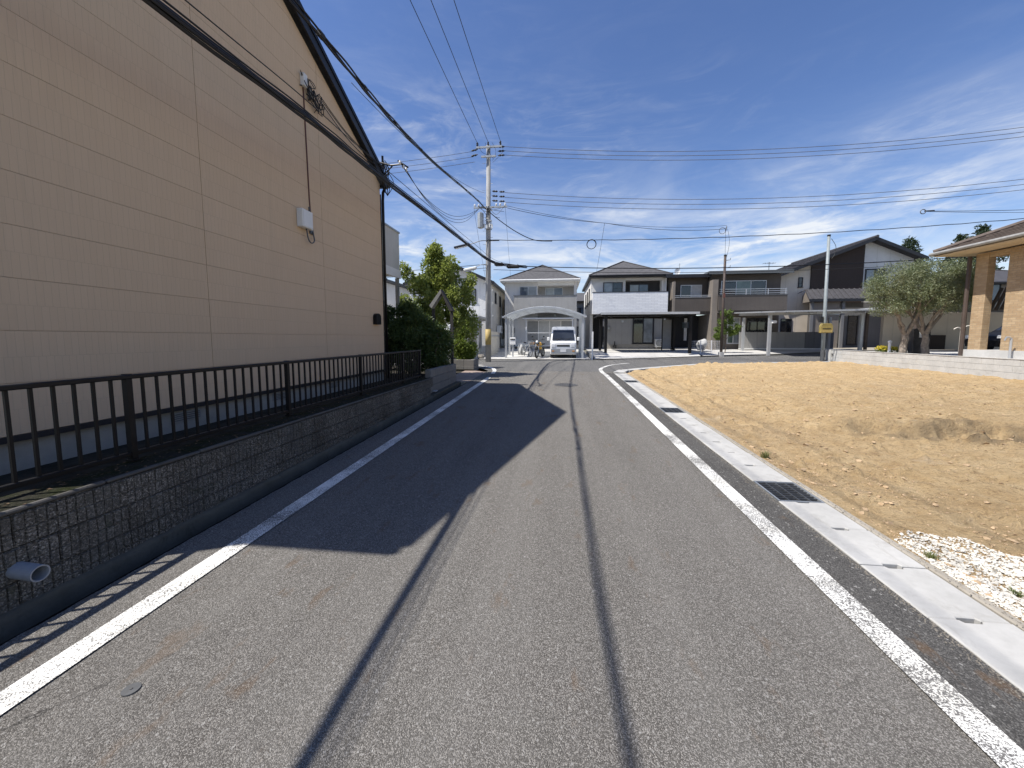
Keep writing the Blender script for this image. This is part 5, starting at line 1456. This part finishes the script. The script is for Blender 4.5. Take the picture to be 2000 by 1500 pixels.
# small dark service pole
dp = thing('service_pole', 'slim dark brown service pole in front of the brown house', 'pole', (9.39, 24.0, .55))
part('shaft', 'brown_pole', dp, lambda b: b.tube([(9.39, 24, .5), (9.37, 24, 6.25)], [.075, .065], 10), smooth=True)
bx('base', 'concrete_lot', dp, 9.27, 9.51, 23.88, 24.12, .45, .78); part('cap', 'black_rubber', dp, lambda b: b.tube([(9.37, 24, 6.25), (9.37, 24, 6.33)], .075, 10))
part('hook', 'steel_dark', dp, lambda b: [b.tube([(9.40, 23.95, z), (9.62, 23.9, z + .02), (9.62, 23.9, z + .12)], .018, 5) for z in (5.6, 6.0)]); bx('plate', 'red_conduit', dp, 9.32, 9.44, 23.915, 23.925, 3.9, 4.15)
# grey pole with yellow box
gp2 = thing('service_pole', 'grey steel service pole with a yellow box at the end of the block wall', 'pole', (13.9, 22.5, .36))
part('shaft', 'pole_grey', gp2, lambda b: b.tube([(13.9, 22.5, .3), (13.88, 22.5, 2.9), (13.875, 22.5, 2.95), (13.82, 22.5, 6.85)], [.092, .088, .078, .066], 12), smooth=True)
part('cap', 'black_rubber', gp2, lambda b: b.tube([(13.82, 22.5, 6.85), (13.82, 22.5, 6.92)], .078, 12)); part('base_band', 'steel_dark', gp2, lambda b: b.tube([(13.9, 22.5, .34), (13.9, 22.5, .95)], .098, 12))
yb = part('meter_box', 'yellow_paint', gp2, lambda b: b.prism([(13.58, 22.26, 1.86), (14.18, 22.26, 1.86), (14.18, 22.26, 2.22), (14.10, 22.26, 2.36), (13.66, 22.26, 2.36), (13.58, 22.26, 2.22)], (0, .16, 0)), bevel=.02)
bx('slot', 'black_rubber', yb, 13.68, 14.08, 22.245, 22.258, 2.06, 2.10); bx('lid', 'yellow_plate', yb, 13.62, 14.14, 22.248, 22.259, 1.90, 2.02)
part('side_cable', 'cable_black', gp2, lambda b: b.tube(smooth_line([(13.9, 22.42, 6.7), (14.12, 22.4, 6.3), (14.08, 22.4, 5.9), (13.96, 22.4, 5.7)], 5), .012, 5)); bx('breaker_box', 'black_rubber', gp2, 13.62, 13.78, 22.42, 22.56, 2.42, 2.72)

# ------------------------------------------------------------------ right: block wall, brick house, trees
bwl = thing('block_wall', 'low pale grey concrete block wall along the far side of the dirt lot', 'wall', (13.3, 14, .4))
d_ = Vector((-1.1, -9.7, 0)).normalized(); start = Vector((14.28, 22.35, 0)); ang = math.atan2(d_.y, d_.x)
BL = MB().box(-.197, .197, -.05, .05, .003, .193); BLm = MB().box(-.197, .197, -.05, .05, .003, .193)
me = mesh_from('block', BL.v, BL.f, 'block_light'); bm = bmesh.new(); bm.from_mesh(me); bmesh.ops.bevel(bm, geom=bm.edges[:], offset=.004, segments=1, affect='EDGES'); bmesh.ops.recalc_face_normals(bm, faces=bm.faces); bm.to_mesh(me); bm.free()
me_h = me.copy()
for c_ in range(4):
    for i in range(40):
        p = start + d_ * (.2 + .4 * i + (.2 if c_ % 2 else 0))
        link('block', me, bwl, (p.x - 13.3 + random.uniform(-.002, .002), p.y - 14, .975 - .196 * (c_ + 1) - .4), (0, 0, ang))
p0, p1 = start, start + d_ * 16.2
part('coping', 'block_light', bwl, lambda b: b.beam(p0 + Vector((0, 0, .984)), p1 + Vector((0, 0, .984)), .13, .02))
part('end_pier', 'block_light', bwl, lambda b: b.box(14.20, 14.40, 22.36, 22.75, .2, .99), bevel=.006)
lot('house_platform', [(13.3, 12.0, .90), (14.34, 22.3, .90)], [(34, 10, 1.0), (34, 27, 1.0)], 'concrete_lot')
b = MB().box(13.6, 13.62, 12, 12.1, .2, .3)

bh = thing('house', 'tan brick house with wide eaves and porch pillar at right', 'house', (15, 13, .95))
bx('pillar', 'brick_tan', bh, 14.2, 14.42, 15.06, 15.46, 1.20, 4.45)
bx('wall', 'brick_tan', bh, 14.2, 14.6, 6.0, 14.45, 1.20, 4.45)
bx('plinth', 'concrete_lot', bh, 14.12, 24, 6.0, 15.6, .88, 1.20)
bx('lintel', 'brick_tan', bh, 14.22, 14.58, 14.452, 15.058, 4.28, 4.45)
bx('wall', 'brick_tan', bh, 17.8, 18.0, 6, 10, 1.2, 4.45)
part('downpipe', 'brown_pole', bh, lambda b: b.tube([(14.10, 15.56, 4.4), (14.10, 15.56, .95)], .06, 8))
ez = 4.50
bx('soffit', 'soffit', bh, 13.42, 24.5, 5.2, 16.08, ez, ez + .03)
rf = part('roof', 'roof_brown', bh, lambda b: b.add([(13.4, 16.1, ez + .14), (24.6, 16.1, ez + .14), (24.6, 5.2, ez + .14), (13.4, 5.2, ez + .14), (18.9, 11.8, ez + 2.5), (19.1, 9.4, ez + 2.5), (13.4, 16.1, ez + .032), (24.6, 16.1, ez + .032), (24.6, 5.2, ez + .032), (13.4, 5.2, ez + .032)], [(0, 3, 5, 4), (0, 4, 1), (1, 4, 5, 2), (2, 5, 3), (0, 6, 9, 3), (0, 1, 7, 6), (6, 7, 8, 9), (1, 2, 8, 7), (2, 3, 9, 8)]))
part('gutter', 'slab_grey', rf, lambda b: b.tube([(13.34, 16.15, ez + .10), (13.34, 5.2, ez + .10)], .06, 8)); part('gutter', 'fascia_cream', rf, lambda b: b.tube([(13.34, 16.15, ez + .10), (24.6, 16.15, ez + .10)], .06, 8))
def tiles(b):
    A0 = Vector((13.4, 16.1, ez + .15)); A1 = Vector((13.4, 5.2, ez + .15)); B0 = Vector((18.9, 11.8, ez + 2.51)); B1 = Vector((19.1, 9.4, ez + 2.51))
    for k in range(1, 24):
        t_ = k / 24; b.beam(A0.lerp(B0, t_), A1.lerp(B1, t_), .05, .03)
part('tile_rows', 'roof_brown', rf, tiles)['kind'] = 'stuff'
part('hip_cap', 'roof_brown', rf, lambda b: b.tube([(13.4, 16.1, ez + .18), (18.9, 11.8, ez + 2.54)], .08, 8))
part('step_rail', 'brown_pole', bh, lambda b: [b.beam((15.6, 15.6 + k * .18, 2.6), (15.9, 15.6 + k * .18, 3.4), .08, .06) for k in range(5)])
# standpipe taps
tpst = thing('tap_post', 'thin metal standpipe tap in front of the brick wall', 'tap', (14.0, 13.9, .92))
part('pipe', 'aluminium', tpst, lambda b: b.tube([(14.0, 13.95, .92), (14.0, 13.95, 1.58), (13.95, 13.95, 1.62), (13.86, 13.95, 1.62)], .03, 8)); part('spout', 'steel_galv', tpst, lambda b: b.tube([(13.86, 13.95, 1.62), (13.82, 13.95, 1.52)], .022, 6))
wp = thing('garden_light', 'short white bollard light among yellow flowers', 'garden light', (14.35, 18.9, .93))
part('post', 'white_trim', wp, lambda b: b.tube([(14.35, 18.9, .93), (14.35, 18.9, 1.38)], .05, 10)); part('cap', 'white_trim', wp, lambda b: b.ball((14.35, 18.9, 1.43), .075, .075, .06))
fl = thing('flower_bed', 'clump of yellow flowers behind the block wall', 'flowers', (14.3, 19.6, .93))
foliage('leaves', 'weed', fl, [(14.62 + .03 * k, 19.4 - .3 * k, 1.0, .2, .24, .16) for k in range(-1, 2)], 900, .07, 61, 2.4, 0, .2)
foliage('petals', 'petal_yellow', fl, [(14.62 + .03 * k, 19.4 - .3 * k, 1.14, .18, .22, .09) for k in range(-1, 2)], 700, .05, 62, 1.2, -.2, .2)
gpil = thing('gate_pillar', 'dark gate pillar with a white nameplate behind the olive trunks', 'pillar', (15.6, 18.7, .93))
bx('body', 'wood_dark', gpil, 15.1, 15.75, 18.7, 18.95, .9, 2.0, bevel=.01); bx('nameplate', 'white_plastic', gpil, 15.30, 15.60, 18.68, 18.698, 1.62, 1.86)
gl = thing('gate_light', 'slim garden lamp post with two small arms beyond the olive tree', 'lamp post', (17.6, 19.5, .95))
part('post', 'fascia_cream', gl, lambda b: b.tube([(17.6, 19.5, .93), (17.6, 19.5, 2.05)], .03, 6)); part('arm', 'fascia_cream', gl, lambda b: b.tube(smooth_line([(17.3, 19.5, 1.98), (17.45, 19.5, 2.06), (17.6, 19.5, 2.0), (17.8, 19.5, 2.12), (17.95, 19.5, 2.14)], 4), .022, 5))
nb = thing('garage', 'low tan garage with flat metal roof beyond the olive tree', 'garage', (20, 24, 1))
bx('wall', 'wall_cream', nb, 18.2, 26, 24.5, 24.7, .95, 3.0); bx('shutter', 'wall_darkwood', nb, 19.2, 21.3, 24.4, 24.49, .96, 1.75); bx('roof', 'roof_metal', nb, 16.9, 27, 20.8, 25, 3.05, 3.22); bx('fascia', 'aluminium', nb, 16.88, 16.899, 20.8, 25, 3.0, 3.24)
for x, y in ((17.2, 21.2), (17.2, 24.3), (22, 21.2)): bx('post', 'brown_pole', nb, x - .06, x + .06, y - .06, y + .06, .93, 3.049)
# olive tree
ot = thing('olive_tree', 'rounded grey-green olive tree with two forked trunks behind the block wall', 'tree', (14.35, 17.6, .93))
rr_ = random.Random(9); cl = []
for _ in range(230):
    while True:
        u = [rr_.uniform(-1, 1) for _ in range(3)]
        if .18 < sum(t_ * t_ for t_ in u) < 1 and u[2] > -.72: break
    s_ = rr_.uniform(.16, .34); cl.append((14.32 + u[0] * 1.72, 17.6 + u[1] * 1.6, 3.5 + u[2] * 1.18, s_, s_, s_))
foliage('crown', 'leaf_olive', ot, cl, 44000, .09, 31, 4.0, -.15, .25)
def otk(b):
    for bxx, byy, n_ in ((13.95, 17.7, 4), (14.62, 17.5, 6)):
        fork = Vector((bxx + rr_.uniform(-.1, .1), byy, 1.75)); trunk(b, (bxx, byy, .85), fork, .13, .10, 4, .02)
        for k in range(n_):
            a = 6.28 * k / n_ + .4; m_ = fork + Vector((.42 * math.cos(a), .4 * math.sin(a), .7 + .2 * (k % 2))); trunk(b, fork - Vector((0, 0, .08)), m_, .065, .045, 4, .02)
            for j in range(4):
                a2 = a + rr_.uniform(-.7, .7); trunk(b, m_, m_ + Vector((rr_.uniform(.3, .95) * math.cos(a2), rr_.uniform(.3, .95) * math.sin(a2), rr_.uniform(.5, 1.25))), .03, .006, 4, .02)
part('trunk', 'bark_grey', ot, otk)
# young tree by the dark pole
yt = thing('young_tree', 'thin young green tree beside the small dark pole', 'tree', (10.3, 25.8, .65))
foliage('crown', 'leaf_young', yt, blob_clusters([(10.3, 25.8, 2.6, .35, .35, .75), (10.75, 25.8, 2.1, .3, .3, .35), (9.95, 25.8, 1.95, .25, .3, .4)], 34, .09, .2, 41), 4200, .10, 41, 1.8, .1, .2)
part('trunk', 'bark', yt, lambda b: [trunk(b, (10.3, 25.8, .55), (10.3, 25.8, 3.2), .03, .008, 6, .02), trunk(b, (10.3, 25.8, 1.4), (10.8, 25.8, 2.2), .015, .005, 4, .02), trunk(b, (10.3, 25.8, 1.3), (9.9, 25.8, 2.1), .015, .005, 4, .02)])
# far conifers
def conifer(label, x, y, h, r, seed):
    t_ = thing('conifer_tree', label, 'tree', (x, y, 1.0), group='dark conifers behind the houses')
    r2 = random.Random(seed); c_ = []
    for i in range(70):
        f = (i + .5) / 70; z = 1 + h * (.30 + .70 * f); rad = r * ((1 - f) ** .75 + .05)
        for k in range(2):
            a = r2.uniform(0, 6.28); q_ = rad * r2.uniform(.3, 1); s_ = .28 + .38 * (1 - f); c_.append((x + q_ * math.cos(a), y + q_ * math.sin(a), z, s_, s_, s_ * .7))
    foliage('crown', 'leaf_conifer', t_, c_, 9000, .30, seed, 2.6, .15, .2); part('trunk', 'bark', t_, lambda b: trunk(b, (x, y, .8), (x, y, 1 + h * .95), .22, .03, 6, .02))
conifer('single dark conifer showing just right of the tiled gable', 35.2, 45, 10.6, 2.4, 71)
conifer('lower left of the two dark conifers behind the brick roof', 39.8, 45, 10.8, 2.6, 72)
conifer('taller dark conifer behind the brick roof', 42.0, 45.5, 11.8, 2.6, 73)
conifer('dark conifer low behind the olive tree crown', 37.5, 47, 9.0, 2.6, 74)

# wall-side equipment of the far houses
def ac_unit(h, x, y, z):
    a = bx('air_conditioner', 'white_plastic', h, x, x + .8, y - .34, y - .04, z, z + .58, bevel=.015)
    part('fan_grille', 'steel_dark', a, lambda b: [b.ring((x + .3, y - .345, z + .29), (0, 1, 0), r_, .012, 18, 5) for r_ in (.06, .12, .18, .23)])
    part('stand', 'slab_grey', a, lambda b: [b.box(x + dx, x + dx + .1, y - .32, y - .06, z - .12, z - .001) for dx in (.05, .62)])
ac_unit(h1, -3.7, 29.5, .95); ac_unit(h2, 7.0, 30.0 - .02, .94); ac_unit(h3, 14.4, 29.6, .98)
for (h, x, y, z) in ((h1, -3.55, 29.5, 2.0), (h2, 3.55, 30.0, 2.1), (h3, 10.95, 29.6, 2.2)):
    m_ = bx('meter', 'slab_grey', h, x, x + .22, y - .14, y - .002, z, z + .34, bevel=.01)
    bx('dial', 'glass_pale', m_, x + .05, x + .17, y - .146, y - .14, z + .16, z + .28)
for (h, x, y, z) in ((h1, -.4, 29.5, 3.2), (h2, 4.6, 30.0, 2.75), (h3, 12.95, 29.6, 2.9)):
    bx('vent_cap', 'aluminium', h, x, x + .16, y - .08, y - .002, z, z + .16, bevel=.02)
# ------------------------------------------------------------------ vehicles
def make_van(label, loc, rz):
    v = thing('van', label, 'van', loc, rz)
    # local frame: front faces -y, length 3.3, width 1.46, height 1.85
    W = .73; L = 3.3
    prof = [(0, .30), (-.02, .55), (.0, .92), (.10, 1.02), (.52, 1.72), (.66, 1.82), (1.0, 1.86), (2.9, 1.86), (3.2, 1.80), (3.28, 1.2), (3.3, .35), (3.25, .28), (.05, .25)]
    sec = [(-1.0, .0), (-.985, .0)]
    b = MB(); n = len(prof); lay = []
    for x, s in ((-W, .93), (-W * .96, .985), (-W * .8, 1.0), (0, 1.008), (W * .8, 1.0), (W * .96, .985), (W, .93)):
        o = len(b.v)
        for (y, z) in prof:
            cy, cz = 1.65, .95
            zz3 = cz + (z - cz) * (s if z > cz else 1); yy3 = cy + (y - cy) * (1 - (1 - s) * .5)
            inw = 1 - .10 * max(0, (z - 1.0)) / .86
            b.v.append(Vector((x * inw, yy3, zz3)))
        lay.append(o)
    for a, c_ in zip(lay[:-1], lay[1:]):
        for i in range(n): b.f.append((a + i, a + (i + 1) % n, c_ + (i + 1) % n, c_ + i))
    b.f.append(tuple(lay[0] + i for i in range(n))); b.f.append(tuple(lay[-1] + i for i in range(n))[::-1])
    b.build('body', 'car_white', v, local=True)
    def onslope(f): return (.115 + .40 * f, 1.045 + .655 * f)
    (ya, za), (yb_, zb_) = onslope(.04), onslope(.93)
    MB().add([(-.63, ya - .05, za), (.63, ya - .05, za), (.58, yb_ - .04, zb_), (-.58, yb_ - .04, zb_), (-.63, ya + .02, za - .01), (.63, ya + .02, za - .01), (.58, yb_ + .02, zb_ - .01), (-.58, yb_ + .02, zb_ - .01)], [(0, 1, 2, 3), (0, 4, 5, 1), (1, 5, 6, 2), (2, 6, 7, 3), (3, 7, 4, 0)]).build('windscreen', 'glass_dark', v, local=True)
    part('wiper', 'black_rubber', v, lambda b: [b.tube([(x, ya - .07, za + .01), (x + .34, ya - .01, za + .10)], .008, 5) for x in (-.45, .08)], local=True)
    MB().box(-.70, .70, -.06, .06, .27, .60).build('bumper', 'car_silver', v, local=True, bevel=.03)
    MB().box(-.36, .36, -.035, .0, .70, .80).build('grille', 'black_rubber', v, local=True, bevel=.01)
    MB().box(-.165, .165, -.075, -.06, .40, .56).build('number_plate', 'white_trim', v, local=True)
    for s in (-1, 1):
        MB().box(min(s * .42, s * .66), max(s * .42, s * .66), -.045, .03, .66, .86).build('headlight', 'lens_clear', v, local=True, bevel=.02)
        MB().box(min(s * .50, s * .64), max(s * .50, s * .64), -.075, -.055, .42, .48).build('indicator', 'lens_amber', v, local=True, bevel=.008)
        m_ = MB().box(min(s * .78, s * .92), max(s * .78, s * .92), .28, .36, 1.04, 1.24).build('mirror', 'car_white', v, local=True, bevel=.02)
        MB().tube([(s * .68, .34, 1.06), (s * .80, .32, 1.10)], .02, 6).build('arm', 'black_rubber', m_, local=True)
        for y0, y1 in ((.55, 1.25), (1.35, 2.25), (2.35, 3.05)):
            MB().add([(s * .712, y0 + (.12 if y0 < 1 else 0), 1.12), (s * .712, y1, 1.12), (s * .668, y1, 1.62), (s * .668, y0 + (.30 if y0 < 1 else 0), 1.62), (s * .69, y0 + (.12 if y0 < 1 else 0), 1.12), (s * .69, y1, 1.12), (s * .64, y1, 1.62), (s * .64, y0 + (.30 if y0 < 1 else 0), 1.62)], [(0, 1, 2, 3), (7, 6, 5, 4), (0, 4, 5, 1), (1, 5, 6, 2), (2, 6, 7, 3), (3, 7, 4, 0)]).build('side_window', 'glass_dark', v, local=True)
        for y in (.42, 2.72):
            w = MB().tube([(s * .56, y, .27), (s * .60, y, .27), (s * .70, y, .27), (s * .735, y, .27)], [.24, .27, .27, .24], 20).build('wheel', 'black_rubber', v, local=True)
            MB().tube([(s * .70, y, .27), (s * .742, y, .27)], .16, 14).build('rim', 'aluminium', w, local=True)
    return v
van = make_van('white van with grey bumper parked under the arched carport', (.24, 22.35, .405), 0)
copy_thing(van, (-6.3, 23.0, .46), R(180), 'white van half hidden behind the green tree and bush')

# dark car behind the porch pillar
car = thing('car', 'dark car showing between the porch pillar and brick wall', 'car', (19.05, 17.9, .95), 0)
prof = [(-2.0, .30), (-2.05, .55), (-1.95, .72), (-1.1, .90), (-.45, 1.38), (.0, 1.46), (.9, 1.44), (1.6, 1.02), (2.0, .92), (2.08, .6), (2.0, .30)]
b = MB(); lay = []
for y, s in ((-.84, .9), (-.78, .98), (-.55, 1.0), (.55, 1.0), (.78, .98), (.84, .9)):
    o = len(b.v)
    for x, z in prof: b.v.append(Vector((x * (1 - (1 - s) * .3), y * (1 - .16 * max(0, z - .85)), .3 + (z - .3) * s)))
    lay.append(o)
n = len(prof)
for a, c_ in zip(lay[:-1], lay[1:]):
    for i in range(n): b.f.append((a + i, a + (i + 1) % n, c_ + (i + 1) % n, c_ + i))
b.f.append(tuple(lay[0] + i for i in range(n))); b.f.append(tuple(lay[-1] + i for i in range(n))[::-1])
b.build('body', 'car_dark', car, local=True)
MB().add([(-1.0, -.70, .97), (-1.0, .70, .97), (-.5, .62, 1.36), (-.5, -.62, 1.36)], [(0, 1, 2, 3)]).build('windscreen', 'glass_dark', car, local=True)
for s in (-1, 1):
    MB().box(-2.06, -1.9, min(s * .45, s * .75), max(s * .45, s * .75), .62, .75).build('headlight', 'lens_clear', car, local=True, bevel=.02)
    MB().add([(-.85, s * .835, .95), (1.35, s * .835, .98), (.9, s * .77, 1.36), (-.35, s * .77, 1.34)], [(0, 1, 2, 3)]).build('side_window', 'glass_dark', car, local=True)
    for x in (-1.3, 1.35):
        w = MB().tube([(x, s * .64, .31), (x, s * .69, .31), (x, s * .83, .31), (x, s * .86, .31)], [.27, .31, .31, .27], 20).build('wheel', 'black_rubber', car, local=True)
        MB().tube([(x, s * .80, .31), (x, s * .868, .31)], .2, 14).build('rim', 'aluminium', w, local=True)

# motorcycle, nose to the street
mc = thing('motorcycle', 'small yellow and black motorcycle parked beside the van', 'motorcycle', (-1.12, 22.95, .44), R(-14))
for y in (-.62, .62):
    w = MB().ring((0, y, .30), (1, 0, 0), .25, .055, 24, 8).build('wheel', 'black_rubber', mc, local=True, smooth=True)
    MB().ring((0, y, .30), (1, 0, 0), .19, .018, 20, 6).tube([(-.06, y, .30), (.06, y, .30)], .04, 8).build('rim', 'steel_galv', w, local=True)
    part('spokes', 'steel_galv', w, lambda b: [b.tube([(0, y, .30), (0, y + .19 * math.cos(k * 1.05), .30 + .19 * math.sin(k * 1.05))], .01, 4) for k in range(6)], local=True)
part('fork', 'steel_galv', mc, lambda b: [b.tube([(x, -.62, .30), (x, -.40, .98)], .025, 6) for x in (-.09, .09)], local=True)
part('frame', 'black_paint', mc, lambda b: [b.tube([(0, -.38, .9), (0, -.2, .45), (0, .2, .35), (0, .62, .30)], .03, 6), b.tube([(0, -.38, .95), (0, .3, .72), (0, .62, .74)], .03, 6)], local=True)
part('side_cover', 'bike_yellow', mc, lambda b: b.box(-.17, .17, -.42, -.12, .50, .66), local=True, bevel=.04)
part('engine', 'steel_dark', mc, lambda b: b.box(-.14, .14, -.22, .2, .25, .58), local=True, bevel=.03)
part('fuel_tank', 'bike_yellow', mc, lambda b: b.ball((0, -.12, .80), .15, .28, .13), local=True, smooth=True)
part('front_cowl', 'black_rubber', mc, lambda b: b.ball((0, -.46, .90), .12, .10, .13), local=True, smooth=True)
part('headlight', 'lens_clear', mc, lambda b: b.ball((0, -.555, .93), .085, .05, .085), local=True, smooth=True)
part('mudguard', 'black_rubber', mc, lambda b: b.tube([(0, -.85, .52), (0, -.72, .62), (0, -.55, .63), (0, -.40, .56)], .06, 6), local=True)
part('seat', 'black_rubber', mc, lambda b: b.box(-.12, .12, .12, .72, .76, .84), local=True, bevel=.03)
part('handlebar', 'black_paint', mc, lambda b: b.tube([(-.38, -.28, 1.05), (-.2, -.38, 1.05), (0, -.40, 1.0), (.2, -.38, 1.05), (.38, -.28, 1.05)], .018, 6), local=True)
for s in (-1, 1):
    part('mirror', 'black_rubber', mc, lambda b: b.tube([(s * .26, -.36, 1.06), (s * .32, -.36, 1.22)], .008, 5).ball((s * .34, -.36, 1.25), .06, .02, .04), local=True)
    part('indicator', 'lens_amber', mc, lambda b: b.ball((s * .2, -.5, .86), .035, .035, .03), local=True)
part('stand', 'steel_dark', mc, lambda b: b.tube([(-.1, .1, .35), (-.3, .15, .0)], .015, 5), local=True)
# bicycle
bk = thing('bicycle', 'pale bicycle parked by the carport post left of the motorcycle', 'bicycle', (-1.95, 23.6, .46), R(30))
for y in (-.5, .5):
    w = MB().ring((0, y, .31), (1, 0, 0), .29, .018, 24, 6).build('wheel', 'black_rubber', bk, local=True)
    part('spokes', 'aluminium', w, lambda b: [b.tube([(0, y, .31), (0, y + .28 * math.cos(k * .52), .31 + .28 * math.sin(k * .52))], .003, 3) for k in range(12)], local=True)
part('frame', 'white_trim', bk, lambda b: [b.tube(p, .018, 6) for p in ([(0, -.5, .31), (0, -.38, .88)], [(0, -.40, .7), (0, .08, .3)], [(0, -.40, .75), (0, .18, .68)], [(0, .08, .3), (0, .22, .82)], [(0, .08, .3), (0, .5, .31)], [(0, .2, .68), (0, .5, .31)])], local=True)
part('saddle', 'black_rubber', bk, lambda b: b.ball((0, .24, .85), .08, .14, .04), local=True)
part('handlebar', 'aluminium', bk, lambda b: b.tube([(-.27, -.22, .96), (-.24, -.36, .98), (0, -.40, .95), (.24, -.36, .98), (.27, -.22, .96)], .012, 6), local=True)
part('basket', 'aluminium', bk, lambda b: b.box(-.16, .16, -.72, -.45, .72, .92), local=True, bevel=.02)
bg_ = thing('storage_bag', 'white covered bundle standing by the carport post', 'bag', (-2.35, 24.6, .5))
b = MB().ball((-2.35, 24.6, .88), .26, .3, .42, 12, 8)
for v_ in b.v: v_ += Vector((1, 1, .5)) * .06 * mnoise.noise(v_ * 4)
b.build('cloth', 'cloth_white', bg_, smooth=True)
mbx = thing('mailbox_post', 'white mailbox on a post at the left of the arched carport', 'mailbox', (-2.75, 23.2, .45))
bx('post', 'aluminium', mbx, -2.79, -2.71, 23.2, 23.28, .4, 1.2); bx('box', 'white_trim', mbx, -2.92, -2.58, 23.12, 23.36, 1.2, 1.62, bevel=.02); bx('cap', 'black_trim', mbx, -2.90, -2.60, 23.10, 23.119, 1.48, 1.54)
